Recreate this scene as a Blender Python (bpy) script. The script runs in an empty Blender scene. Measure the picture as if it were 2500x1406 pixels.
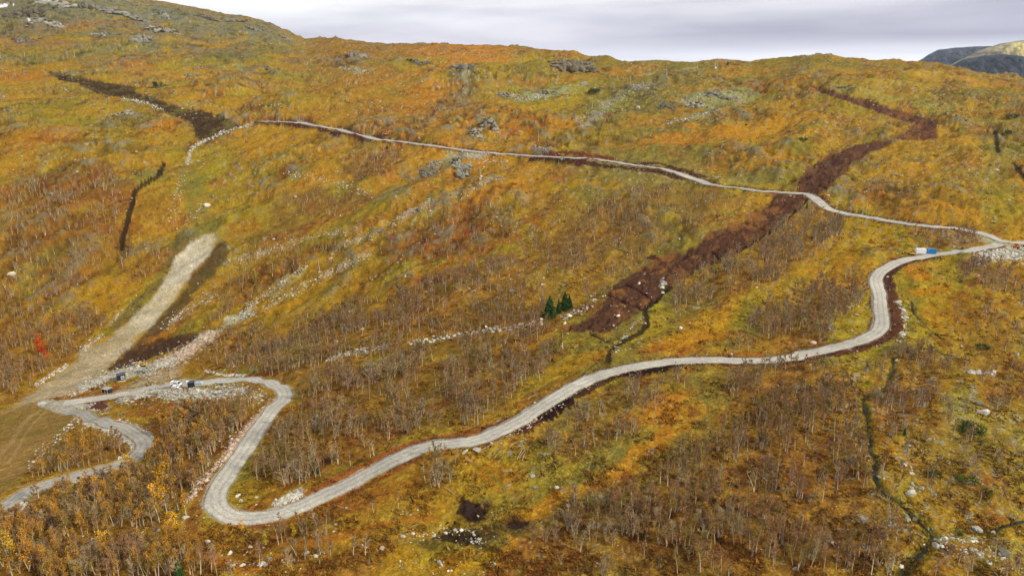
import bpy, math, random
import numpy as np
from mathutils import Vector, Matrix

# ------------------------------------------------------------------ camera, sky, sun, exposure
scene = bpy.context.scene
CAMZ = 150.0                      # height of the drone above the zero level
PITCH = math.radians(15.7)
FPX = 1785.0                      # focal length in photo pixels (photo 2500 x 1406)
SP, CP = math.sin(PITCH), math.cos(PITCH)
cam_d = bpy.data.cameras.new('camera')
cam = bpy.data.objects.new('camera', cam_d)
scene.collection.objects.link(cam)
cam.location = (0, 0, CAMZ)
cam.rotation_euler = (math.pi / 2 - PITCH, 0, 0)
cam_d.sensor_width = 36
cam_d.lens = 36 * FPX / 2500
cam_d.clip_start = 1
cam_d.clip_end = 40000
scene.camera = cam
scene.view_settings.view_transform = 'Standard'
scene.view_settings.look = 'None'
scene.view_settings.gamma = 1
scene.view_settings.exposure = 0.70
scene.render.resolution_x, scene.render.resolution_y = 1024, 575

SUN_EL, SUN_AZ = math.radians(34), math.radians(118)     # azimuth clockwise from +Y: the light comes from the right
world = bpy.data.worlds.new('World')
scene.world = world
world.use_nodes = True
nt = world.node_tree
nt.nodes.clear()
def N(t, kind, **kw):
    n = t.nodes.new(kind)
    for k, v in kw.items():
        if k == 'inp':
            for i, val in v.items():
                n.inputs[i].default_value = val
        else:
            setattr(n, k, v)
    return n
def ramp(t, stops, fac=None, interp='LINEAR'):
    n = t.nodes.new('ShaderNodeValToRGB')
    cr = n.color_ramp
    cr.interpolation = interp
    while len(cr.elements) > 1:
        cr.elements.remove(cr.elements[-1])
    cr.elements[0].position = stops[0][0]
    cr.elements[0].color = (*stops[0][1], 1)
    for p, c in stops[1:]:
        e = cr.elements.new(p)
        e.color = (*c, 1)
    if fac is not None:
        t.links.new(fac, n.inputs[0])
    return n
def mth(t, op, a, b=None, c=None, clamp=False):
    n = t.nodes.new('ShaderNodeMath')
    n.operation = op
    n.use_clamp = clamp
    for i, v in enumerate((a, b, c)):
        if v is None:
            continue
        if isinstance(v, (int, float)):
            n.inputs[i].default_value = v
        else:
            t.links.new(v, n.inputs[i])
    return n.outputs[0]
def mixc(t, fac, a, b, blend='MIX'):
    n = t.nodes.new('ShaderNodeMix')
    n.data_type = 'RGBA'
    n.blend_type = blend
    for i, v in ((0, fac), (6, a), (7, b)):
        if isinstance(v, (int, float)):
            n.inputs[i].default_value = v
        elif isinstance(v, tuple):
            n.inputs[i].default_value = (*v, 1)
        else:
            t.links.new(v, n.inputs[i])
    return n.outputs[2]
def lin(c):
    return tuple(((v / 255) / 12.92 if v / 255 <= .04045 else ((v / 255 + .055) / 1.055) ** 2.4) for v in c)

SKYK = 0.79                        # brings picture values of the cloud deck to radiance at this exposure
def sk(c):
    l = lin(c)
    return tuple(v * SKYK for v in l)
tc = N(nt, 'ShaderNodeTexCoord')
sep = N(nt, 'ShaderNodeSeparateXYZ')
nt.links.new(tc.outputs['Generated'], sep.inputs[0])
dx_, dy_, dz_ = sep.outputs
# cloud deck seen in perspective: direction projected on a plane overhead
den = mth(nt, 'ADD', mth(nt, 'MAXIMUM', dz_, 0.0), 0.035)
comb = N(nt, 'ShaderNodeCombineXYZ')
nt.links.new(mth(nt, 'DIVIDE', dx_, den), comb.inputs[0])
nt.links.new(mth(nt, 'DIVIDE', dy_, den), comb.inputs[1])
n1 = N(nt, 'ShaderNodeTexNoise', inp={'Scale': 0.16, 'Detail': 5.0, 'Roughness': 0.5, 'Distortion': 0.3})
nt.links.new(comb.outputs[0], n1.inputs['Vector'])
# soft streaks close to the horizon
comb2 = N(nt, 'ShaderNodeCombineXYZ')
nt.links.new(mth(nt, 'MULTIPLY', dx_, 2.2), comb2.inputs[0])
nt.links.new(mth(nt, 'MULTIPLY', dz_, 16.0), comb2.inputs[1])
n2 = N(nt, 'ShaderNodeTexNoise', inp={'Scale': 1.6, 'Detail': 6.0, 'Roughness': 0.48, 'Distortion': 0.15})
nt.links.new(comb2.outputs[0], n2.inputs['Vector'])
az = mth(nt, 'DIVIDE', dx_, mth(nt, 'MAXIMUM', dy_, 0.05))
side = mth(nt, 'MULTIPLY_ADD', az, 0.9, 0.42, clamp=True)
el = mth(nt, 'MULTIPLY_ADD', mth(nt, 'ADD', dz_, mth(nt, 'MULTIPLY', mth(nt, 'SUBTRACT', n2.outputs[0], 0.5), 0.045)), 5.0, 0.1)
left = ramp(nt, [(0.0, sk((214, 216, 226))), (.30, sk((206, 206, 219))), (.40, sk((228, 228, 234))), (.58, sk((246, 246, 247))), (.8, sk((232, 232, 235))), (1.0, sk((205, 206, 214)))], el)
right = ramp(nt, [(0.0, sk((234, 240, 250))), (.20, sk((248, 251, 255))), (.27, sk((236, 239, 246))), (.36, sk((178, 177, 193))), (.5, sk((180, 179, 194))), (.62, sk((206, 205, 212))), (.8, sk((214, 213, 217))), (1.0, sk((205, 205, 212)))], el)
cl = mixc(nt, side, left.outputs[0], right.outputs[0])
mod = ramp(nt, [(.3, (.84, .84, .88)), (.5, (.99, .99, .995)), (.7, (1.12, 1.12, 1.11))], n1.outputs[0])
cl = mixc(nt, 1.0, cl, mod.outputs[0], 'MULTIPLY')
mod2 = ramp(nt, [(.34, (.78, .78, .825)), (.46, (.94, .94, .955)), (.54, (1.04, 1.04, 1.04)), (.66, (1.15, 1.15, 1.13))], n2.outputs[0])
cl = mixc(nt, 1.0, cl, mod2.outputs[0], 'MULTIPLY')
skyt = N(nt, 'ShaderNodeTexSky', sky_type='NISHITA', sun_disc=False, sun_elevation=SUN_EL, sun_rotation=SUN_AZ)
skys = mixc(nt, 1.0, skyt.outputs[0], (0.09, 0.09, 0.09), 'MULTIPLY')
veil = mixc(nt, 0.95, skys, cl)
bg = N(nt, 'ShaderNodeBackground', inp={'Strength': 1.0})
nt.links.new(veil, bg.inputs[0])
wo = N(nt, 'ShaderNodeOutputWorld')
nt.links.new(bg.outputs[0], wo.inputs[0])

sun_d = bpy.data.lights.new('sun', 'SUN')
sun = bpy.data.objects.new('sun', sun_d)
scene.collection.objects.link(sun)
sun_d.energy = 2.3
sun_d.angle = math.radians(7)
sun_d.color = (1.0, 0.93, 0.82)
sdir = Vector((math.sin(SUN_AZ) * math.cos(SUN_EL), math.cos(SUN_AZ) * math.cos(SUN_EL), math.sin(SUN_EL)))
sun.rotation_euler = sdir.to_track_quat('Z', 'Y').to_euler()

GAIN = 1.25
def alb(c):
    return tuple(min(.9, v / GAIN) for v in lin(c))

# ------------------------------------------------------------------ noise and small geometry helpers
def _hash(ix, iy, seed):
    h = (ix.astype(np.int64) * 374761393 + iy.astype(np.int64) * 668265263 + seed * 974634777) & 0xffffffff
    h = ((h ^ (h >> 13)) * 1274126177) & 0xffffffff
    h = (h ^ (h >> 16)) & 0xffff
    return h / 65535.0
def vnoise(x, y, seed=0):
    x = np.asarray(x, float); y = np.asarray(y, float)
    ix = np.floor(x); iy = np.floor(y)
    fx = x - ix; fy = y - iy
    ix = ix.astype(np.int64); iy = iy.astype(np.int64)
    out = 0
    ux = fx * fx * fx * (fx * (fx * 6 - 15) + 10)
    uy = fy * fy * fy * (fy * (fy * 6 - 15) + 10)
    def g(i, j):
        a = _hash(i, j, seed) * (2 * np.pi)
        return a
    def dot(i, j, ddx, ddy):
        a = g(i, j)
        return np.cos(a) * ddx + np.sin(a) * ddy
    n00 = dot(ix, iy, fx, fy); n10 = dot(ix + 1, iy, fx - 1, fy)
    n01 = dot(ix, iy + 1, fx, fy - 1); n11 = dot(ix + 1, iy + 1, fx - 1, fy - 1)
    a = n00 + ux * (n10 - n00); b = n01 + ux * (n11 - n01)
    return (a + uy * (b - a)) * 1.5
def fbm(x, y, seed=0, oct=4, gain=.5, lac=2.03):
    s = 0; a = 1.0; t = 0
    for o in range(oct):
        s = s + a * vnoise(x, y, seed + o * 17)
        t += a; a *= gain; x = x * lac + 3.7; y = y * lac - 1.3
    return s / t * 1.25
def sst(a, b, v):
    t = np.clip((v - a) / (b - a), 0, 1)
    return t * t * (3 - 2 * t)
DA = (0.57, 0.82)                 # the grain of the hillside: ribs run this way
def grain(x, y, s, an=2.4):
    al = (x * DA[0] + y * DA[1]) / (s * an)
    ac = (x * DA[1] - y * DA[0]) / s
    return al, ac

def link(o, parent=None):
    scene.collection.objects.link(o)
    if parent is not None:
        o.parent = parent
    return o
def tag(o, label=None, cat=None, group=None, kind=None):
    if label: o['label'] = label
    if cat: o['category'] = cat
    if group: o['group'] = group
    if kind: o['kind'] = kind
    return o
def make_mesh(name, V, F, mats, col=None, mi=None, smooth=False):
    """V (n,3) array, F (m,3) or (m,4) int array (or list of polygons)"""
    me = bpy.data.meshes.new(name)
    if isinstance(F, np.ndarray):
        k = F.shape[1]
        me.vertices.add(len(V)); me.loops.add(F.size); me.polygons.add(len(F))
        me.vertices.foreach_set('co', np.asarray(V, np.float32).ravel())
        me.loops.foreach_set('vertex_index', F.astype(np.int32).ravel())
        me.polygons.foreach_set('loop_start', np.arange(0, F.size, k, dtype=np.int32))
        me.polygons.foreach_set('loop_total', np.full(len(F), k, np.int32))
    else:
        me.from_pydata([tuple(v) for v in V], [], F)
    if mi is not None:
        me.polygons.foreach_set('material_index', np.asarray(mi, np.int32))
    me.polygons.foreach_set('use_smooth', np.full(len(me.polygons), bool(smooth)))
    for m in (mats if isinstance(mats, (list, tuple)) else [mats]):
        me.materials.append(m)
    me.update(calc_edges=True)
    if col is not None:
        at = me.color_attributes.new('Col', 'FLOAT_COLOR', 'POINT')
        c4 = np.ones((len(V), 4), np.float32); c4[:, :3] = col
        at.data.foreach_set('color', c4.ravel())
    return me
def obj(name, me, parent=None, loc=None, rz=None):
    o = bpy.data.objects.new(name, me)
    if loc is not None: o.location = loc
    if rz is not None: o.rotation_euler = (0, 0, rz)
    return link(o, parent)

# ------------------------------------------------------------------ terrain height
def pix_dir(u, v):
    u = np.asarray(u, float); v = np.asarray(v, float)
    dx = (u - 1250) / FPX; dy = (703 - v) / FPX
    return dx, CP + dy * SP, -SP + dy * CP
SKY = [(-400, -140), (0, -75), (200, -45), (370, 0), (440, 10), (520, 28), (600, 40), (660, 58), (700, 76), (745, 97), (780, 96), (830, 93), (900, 101),
       (950, 106), (1040, 108), (1130, 108), (1210, 111), (1290, 116), (1350, 123), (1450, 133), (1500, 137), (1560, 142), (1620, 145),
       (1680, 148), (1760, 150), (1830, 153), (1880, 146), (1930, 137), (1980, 132), (2020, 135), (2080, 140), (2150, 146), (2240, 151),
       (2300, 158), (2370, 170), (2430, 184), (2500, 192), (2700, 215), (3000, 250)]
_d = pix_dir([p[0] for p in SKY], [p[1] for p in SKY])
SK_A, SK_T = _d[0] / _d[1], _d[2] / _d[1]
_ra = [(-1.4, 1650), (-.38, 1450), (-.30, 1290), (-.22, 1120), (-.12, 1020), (0, 960), (.2, 860), (.45, 780), (.6, 700), (.8, 640), (1.4, 600)]
_ys = np.arange(0, 3001, 5.0)
_sl = .07 + .10 * sst(180, 330, _ys) - .02 * sst(600, 900, _ys)
_zb = np.concatenate([[0], np.cumsum(_sl[:-1] * 5)])
_zb = _zb - np.interp(95, _ys, _zb) - 80
# a rib of the hillside with a hollow behind it
RIB = [(-.36, 560, 0), (-.33, 560, .5), (-.2, 600, .9), (0, 690, 1), (.12, 760, .9), (.28, 800, .5), (.36, 800, 0)]
def Hn(x, y):
    x = np.asarray(x, float); y = np.asarray(y, float)
    Y = np.maximum(y, 10.0)
    a = np.clip(x / Y, -1.4, 1.4)
    R = np.interp(a, [p[0] for p in _ra], [p[1] for p in _ra])
    T = np.interp(a, SK_A, SK_T)
    zb = np.interp(Y, _ys, _zb)
    zr = np.interp(R, _ys, _zb)
    d = T * R - zr
    z = zb + d * sst(.42, 1.0, Y / R)
    far = Y > R
    z = np.where(far, T * R - .02 * (Y - R) - .22 * np.maximum(Y - R - 25, 0), z)
    z = np.maximum(z, -120)
    # valley on the left
    z = z - 34 * np.exp(-((Y - 265) / 115) ** 2 - ((np.minimum(x + 150, 0) / 260) ** 2 + (np.maximum(x + 150, 0) / 105) ** 2))
    # rib and hollow
    yc = np.interp(a, [p[0] for p in RIB], [p[1] for p in RIB]); am = np.interp(a, [p[0] for p in RIB], [p[2] for p in RIB], 0, 0)
    z = z + am * (11 * np.exp(-((Y - yc) / 60) ** 2) - 24 * np.exp(-((Y - yc - 110) / 55) ** 2))
    # undulation
    near = sst(60, 400, Y)
    damp = 1 - .6 * sst(.75, 1.0, Y / R) * (Y < R * 1.02)
    al, ac = grain(x, y, 75)
    z = z + damp * (1.2 + 5.0 * near) * fbm(al, ac, 3, 3)
    al, ac = grain(x, y, 21, 2.2)
    z = z + (.35 + .65 * damp) * (.6 + 3.6 * near) * fbm(al, ac, 11, 4, .55)
    kn = sst(.0, .5, fbm(x / 70, y / 90, 19, 2) + .15 * near)
    z = z + (.35 + 3.6 * near * kn * (damp ** 2)) * (fbm(x / 13, y / 15, 21, 4, .58) + .35)
    z = z + .14 * fbm(x / 3.0, y / 3.0, 23, 3)
    return z
def raycast(u, v, H):
    dx, dyy, dz = [np.atleast_1d(q) for q in np.broadcast_arrays(*pix_dir(u, v))]
    n = len(dx)
    t0 = np.full(n, 2199.0); t1 = np.full(n, 2200.0)
    act = np.arange(n); t = 40.0
    while t < 2200 and len(act):
        tn = t * 1.02
        hit = dz[act] * tn <= Hn(dx[act] * tn, dyy[act] * tn)
        h = act[hit]; t1[h] = tn; t0[h] = t
        act = act[~hit]; t = tn
    if H is not Hn:
        t0 = t0 * .985; t1 = t1 * 1.012
    for _ in range(14 if H is Hn else 15):
        m = (t0 + t1) / 2
        hit = dz * m <= H(dx * m, dyy * m)
        t1 = np.where(hit, m, t1); t0 = np.where(hit, t0, m)
    return np.stack([dx * t1, dyy * t1, H(dx * t1, dyy * t1)], 1)
def project(P):
    x, y, z = P[:, 0], P[:, 1], P[:, 2]
    w = y * CP - z * SP
    return 1250 + FPX * x / w, 703 - FPX * (y * SP + z * CP) / w, w
def dens(pts, step=12.0, closed=False):
    P = np.array(pts, float)
    if closed: P = np.vstack([P, P[:1]])
    out = []
    for a, b in zip(P[:-1], P[1:]):
        n = max(1, int(np.hypot(*(b - a)[:2]) / step))
        for i in range(n): out.append(a + (b - a) * i / n)
    if not closed: out.append(P[-1])
    return np.array(out)
def catmull(pts, step=8.0):
    P = np.array(pts, float)
    P = np.vstack([2 * P[0] - P[1], P, 2 * P[-1] - P[-2]])
    out = []
    for i in range(1, len(P) - 2):
        n = max(1, int(np.hypot(*(P[i + 1] - P[i])[:2]) / step))
        for k in range(n):
            t = k / n
            out.append(.5 * (2 * P[i] + (P[i + 1] - P[i - 1]) * t + (2 * P[i - 1] - 5 * P[i] + 4 * P[i + 1] - P[i + 2]) * t * t + (3 * P[i] - P[i - 1] - 3 * P[i + 1] + P[i + 2]) * t ** 3))
    out.append(P[-2])
    return np.array(out)
def line_d(x, y, L, reach):
    """distance to polyline L (n,k) and interpolated L values; only exact within reach"""
    x = np.asarray(x, float).ravel(); y = np.asarray(y, float).ravel()
    D = np.full(x.shape, 1e9); W = np.zeros((len(x), L.shape[1]))
    lo = L[:, :2].min(0) - reach; hi = L[:, :2].max(0) + reach
    idx = np.nonzero((x > lo[0]) & (x < hi[0]) & (y > lo[1]) & (y < hi[1]))[0]
    if len(idx) == 0: return D, W
    # chunk the line so each piece only looks at points near it
    step = 8
    for s in range(0, len(L) - 1, step):
        seg = L[s:s + step + 1]
        lo = seg[:, :2].min(0) - reach; hi = seg[:, :2].max(0) + reach
        sub = idx[(x[idx] > lo[0]) & (x[idx] < hi[0]) & (y[idx] > lo[1]) & (y[idx] < hi[1])]
        if len(sub) == 0: continue
        px, py = x[sub], y[sub]
        for a, b in zip(seg[:-1], seg[1:]):
            ab = b[:2] - a[:2]; l2 = (ab ** 2).sum() + 1e-9
            t = np.clip(((px - a[0]) * ab[0] + (py - a[1]) * ab[1]) / l2, 0, 1)
            d = np.hypot(px - a[0] - t * ab[0], py - a[1] - t * ab[1])
            m = d < D[sub]
            if m.any():
                k = sub[m]
                D[k] = d[m]
                W[k] = a + (b - a) * t[m][:, None]
    return D, W
def poly_sd(x, y, P, reach):
    x = np.asarray(x, float).ravel(); y = np.asarray(y, float).ravel()
    S = np.full(x.shape, -1e9)
    lo = P.min(0) - reach; hi = P.max(0) + reach
    idx = np.nonzero((x > lo[0]) & (x < hi[0]) & (y > lo[1]) & (y < hi[1]))[0]
    if len(idx) == 0: return S
    px, py = x[idx], y[idx]
    ins = np.zeros(len(idx), bool); D = np.full(len(idx), 1e9)
    Q = np.roll(P, -1, 0)
    for a, b in zip(P, Q):
        c = ((a[1] > py) != (b[1] > py))
        with np.errstate(divide='ignore', invalid='ignore'):
            xx = (b[0] - a[0]) * (py - a[1]) / (b[1] - a[1] + 1e-12) + a[0]
        ins ^= c & (px < xx)
        ab = b - a; l2 = (ab ** 2).sum() + 1e-9
        t = np.clip(((px - a[0]) * ab[0] + (py - a[1]) * ab[1]) / l2, 0, 1)
        D = np.minimum(D, np.hypot(px - a[0] - t * ab[0], py - a[1] - t * ab[1]))
    S[idx] = np.where(ins, D, -D)
    return S
# ------------------------------------------------------------------ layout traced from the photograph (photo pixels), stood on the ground
ROAD_A = [(636,297),(660,296),(700,298),(745,301),(785,309),(830,317),(880,329),(915,339),(960,343),(1010,350),(1060,356),(1100,362),(1150,369),(1200,373),(1250,377),(1300,381),(1370,384),(1440,387),(1500,395),(1550,403),(1600,409),(1640,417),(1675,430),(1710,443),(1750,452),(1800,459),(1850,465),(1900,469),(1950,471),(1982,477),(1999,490),(2010,503),(2030,514),(2070,522),(2110,528),(2160,537),(2200,544),(2250,550),(2310,555),(2370,563),(2420,577),(2450,590),(2500,592),(2580,590)]
ROAD_B = [(2440,596),(2400,605),(2340,614),(2290,621),(2240,628),(2200,637),(2165,652),(2138,675),(2141,700),(2147,720),(2149,750),(2152,780),(2150,800),(2130,818),(2090,834),(2040,847),(1980,861),(1930,872),(1870,880),(1800,880),(1750,878),(1680,880),(1620,884),(1560,893),(1510,903),(1450,922),(1400,944),(1360,968),(1310,1000),(1270,1026),(1200,1060),(1160,1074),(1100,1083),(1050,1088),(1000,1105),(950,1128),(900,1154),(850,1181),(800,1204),(740,1232),(680,1254),(620,1263),(570,1261),(535,1243),(524,1220),(533,1190),(560,1150),(580,1120),(605,1085),(625,1054),(645,1024),(665,1000),(690,976),(696,957),(680,942),(650,932),(610,927),(560,928),(500,932),(440,938),(400,941),(350,950),(300,962),(230,973),(150,984)]
ROAD_C = [(110,983),(150,999),(220,1019),(290,1041),(335,1063),(352,1083),(340,1105),(300,1130),(240,1148),(180,1163),(120,1180),(70,1198),(20,1228),(-40,1262),(-120,1300)]
# width in metres for the three roads
HW = {'A': 2.6, 'B': 2.1, 'C': 1.95}

def smooth1(a, k):
    w = np.ones(k) / k
    return np.convolve(np.pad(a, (k // 2, k // 2), 'edge'), w, 'valid')[:len(a)]
def road_line(pix, hw):
    p = catmull(pix, 6)
    P = raycast(p[:, 0], p[:, 1], Hn)
    for c in (0, 1): P[:, c] = smooth1(P[:, c], 3)
    P[:, 2] = smooth1(Hn(P[:, 0], P[:, 1]), 9)
    return P
RA, RB, RC = road_line(ROAD_A, 2.7), road_line(ROAD_B, 2.3), road_line(ROAD_C, 2.4)
ROADS = [(RA, HW['A']), (RB, HW['B']), (RC, HW['C'])]

STREAMS = [
 ([(2182,872),(2180,900),(2165,940),(2150,955),(2118,962),(2108,972),(2116,1010),(2122,1060),(2126,1100),(2140,1125),(2134,1150),(2150,1190),(2165,1205),(2195,1225),(2235,1262)], .48),
 ([(2235,1262),(2268,1292),(2280,1315),(2262,1335),(2235,1360),(2215,1385),(2190,1420)], .7),
 ([(2225,735),(2232,765),(2250,785),(2270,805),(2298,826)], .3),
 ([(1638,700),(1600,735),(1575,755),(1580,790),(1560,815),(1520,835),(1490,860),(1486,885)], .16),
 ([(400,398),(385,430),(350,450),(330,468),(322,500),(312,540),(300,580),(297,610)], .5),
 ([(2430,318),(2434,345),(2436,372)], .3), ([(2478,400),(2495,425),(2520,450)], .8),
 ([(2500,1270),(2450,1283),(2420,1300)], .3),
]
SL = [(np.array(raycast(catmull(s, 10)[:, 0], catmull(s, 10)[:, 1], Hn)), w) for s, w in STREAMS]

PEAT_POLYS = {
 'p1': [(1975,211),(2000,213),(2060,230),(2140,250),(2200,273),(2240,285),(2290,291),(2286,315),(2290,338),(2250,342),(2180,340),(2212,322),(2235,300),(2200,292),(2140,273),(2050,241),(2010,228),(1990,220)],
 'p2': [(2183,343),(2130,344),(2092,350),(2068,364),(2035,374),(2000,392),(1975,412),(1952,432),(1946,462),(1990,468),(2018,462),(2045,430),(2070,418),(2085,398),(2120,376),(2160,357)],
 'p3': [(1893,472),(1975,478),(1968,495),(1930,530),(1890,562),(1850,592),(1780,627),(1715,655),(1668,680),(1628,700),(1600,738),(1572,752),(1545,768),(1520,790),(1500,806),(1450,812),(1400,808),(1372,802),(1405,790),(1440,772),(1462,752),(1478,725),(1498,692),(1530,672),(1580,645),(1640,618),(1690,606),(1735,565),(1800,548),(1850,520),(1880,490)],
 'p4': [(110,172),(150,180),(270,203),(330,212),(328,224),(380,240),(440,262),(500,270),(560,290),(590,308),(545,328),(500,350),(476,332),(468,302),(440,290),(400,272),(345,246),(235,228),(190,205),(150,197)],
 'p5': [(500,818),(450,816),(400,824),(345,838),(300,860),(262,903),(300,898),(340,884),(400,860),(445,844)],
 'pool1': [(1110,1225),(1130,1208),(1160,1212),(1186,1238),(1188,1262),(1172,1275),(1150,1272),(1120,1248)],
 'pool2': [(1235,1278),(1262,1262),(1295,1268),(1298,1282),(1262,1290),(1240,1288)],
 'pile': [(1040,1300),(1100,1290),(1180,1296),(1200,1310),(1160,1328),(1100,1322),(1030,1318)],
 'spot': [(1575,628),(1590,623),(1612,630),(1606,634),(1580,633)],
 'heap': [(218,985),(232,975),(255,976),(262,988),(245,1003),(220,1003)],
}
SLOPE = [(490,574),(524,570),(532,588),(515,615),(498,640),(470,665),(445,700),(428,732),(400,762),(372,792),(342,822),(315,850),(275,888),(232,925),(170,962),(100,985),(25,996),(70,965),(112,935),(170,892),(202,858),(250,835),(292,803),(332,768),(362,738),(388,705),(402,678),(422,648),(432,625),(462,600)]
SLOPE_R = [(532,585),(562,600),(560,625),(520,672),(482,712),(455,750),(420,785),(380,822),(330,848),(300,870),(315,850),(372,792),(428,732),(470,665),(515,615)]
SLOPE_L = [(430,578),(490,570),(462,600),(432,625),(402,678),(388,705),(362,738),(292,803),(268,800),(300,760),(340,725),(370,690),(395,650),(420,600)]
FIELD = [(-200,1010),(0,1000),(90,988),(150,1003),(185,1018),(165,1050),(120,1100),(70,1150),(25,1195),(-30,1225),(-200,1260)]
TRACKS = [([(640,297),(600,305),(575,314),(540,326),(505,342),(480,354),(465,370),(456,402)], 1.2, (166,156,128), .45), ([(448,410),(470,450),(480,500),(500,545),(515,578)], 6, (122,116,52), .5),
          ([(262,900),(300,893),(345,878),(395,858),(440,836),(505,815)], 1.5, (64,40,30), .6),
          ([(95,1003),(70,1020),(45,1050),(25,1085),(0,1110),(-60,1160)], .8, (172,142,90), .6),
          ([(112,1003),(85,1030),(62,1060),(45,1090),(20,1130)], .45, (174,146,94), .55),
          ([(505,1185),(480,1240),(470,1300),(495,1350),(540,1372)], 1.5, (150,95,45), .75),
          ([(495,1360),(620,1385),(740,1335),(860,1300),(960,1275),(1050,1262)], 1.2, (172,112,35), .8),
          ([(150,955),(230,938),(280,920),(320,905)], 2.0, (135,112,80), .8),
          ([(300,962),(330,945),(370,925),(410,912)], 4.5, (168,148,112), .9),
          ([(1650,172),(1700,165),(1560,185)], 1.5, (176,160,120), .5),
          ([(1240,1035),(1200,1046),(1130,1062),(1050,1075),(980,1095),(900,1135),(820,1175),(745,1212),(690,1235)], 2.2, (158,95,45), .92),
          ([(1090,1105),(1000,1130),(920,1170),(860,1200),(790,1235),(700,1275),(620,1285)], 1.0, (140,72,38), .7)]
# peat and soil pushed up along the roads: polyline, half width m, height m, colour
BANKS = [
 ([(515,822),(470,848),(420,876),(385,893)], 3.6, 1.7, (206,188,160)),
 ([(345,893),(300,908),(250,926),(205,946)], 2.6, 1.3, (190,184,166)),
 ([(300,972),(380,960),(450,960),(540,958),(590,952)], 2.2, .9, (186,178,154)),
 (ROAD_A[:-4], 5.2, .35, (84,52,38)),
 ([(640,302),(700,305),(760,314),(830,327),(900,345)], 2.6, .3, (74,44,34)),
 ([(1300,391),(1380,396),(1440,402),(1500,408),(1560,414),(1620,424),(1670,440)], 2.6, .3, (74,44,34)),
 ([(1330,372),(1400,374),(1450,380),(1500,388)], 2.0, .3, (104,52,32)),
 ([(1560,397),(1620,402),(1700,425),(1722,432)], 2.0, .3, (74,44,34)),
 ([(2000,478),(2015,500),(2060,515)], 2.2, .3, (84,52,38)),
 ([(2310,549),(2370,562),(2420,580)], 2.2, .5, (84,50,34)),
 (ROAD_B[3:36], 3.4, .3, (90,56,40)),
 ([(2285,634),(2250,634),(2215,642),(2185,656),(2166,678),(2172,700),(2165,712)], 2.4, 1.1, (76,48,38)),
 ([(2168,715),(2180,750),(2185,780),(2185,800),(2170,818),(2130,838),(2080,853),(2020,866)], 2.8, .7, (92,54,38)),
 ([(2020,866),(1960,880),(1900,888),(1830,892),(1770,890)], 1.2, .5, (84,52,38)),
 ([(1650,892),(1600,900),(1550,908),(1500,920),(1450,942),(1400,968),(1360,994),(1310,1028),(1270,1050)], 2.3, .7, (70,44,33)),
 ([(1650,893),(1590,904),(1540,911)], 3.0, .3, (44,28,22)),
 ([(1385,985),(1350,1004),(1330,1020)], 2.6, .5, (46,28,22)),
 ([(1930,870),(1860,874),(1760,872),(1660,874),(1570,884),(1500,897),(1440,920),(1380,950)], .9, .2, (84,52,38)),
 ([(2440,600),(2380,640),(2360,655)], 2.5, .4, (110,78,52)),
]
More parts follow.
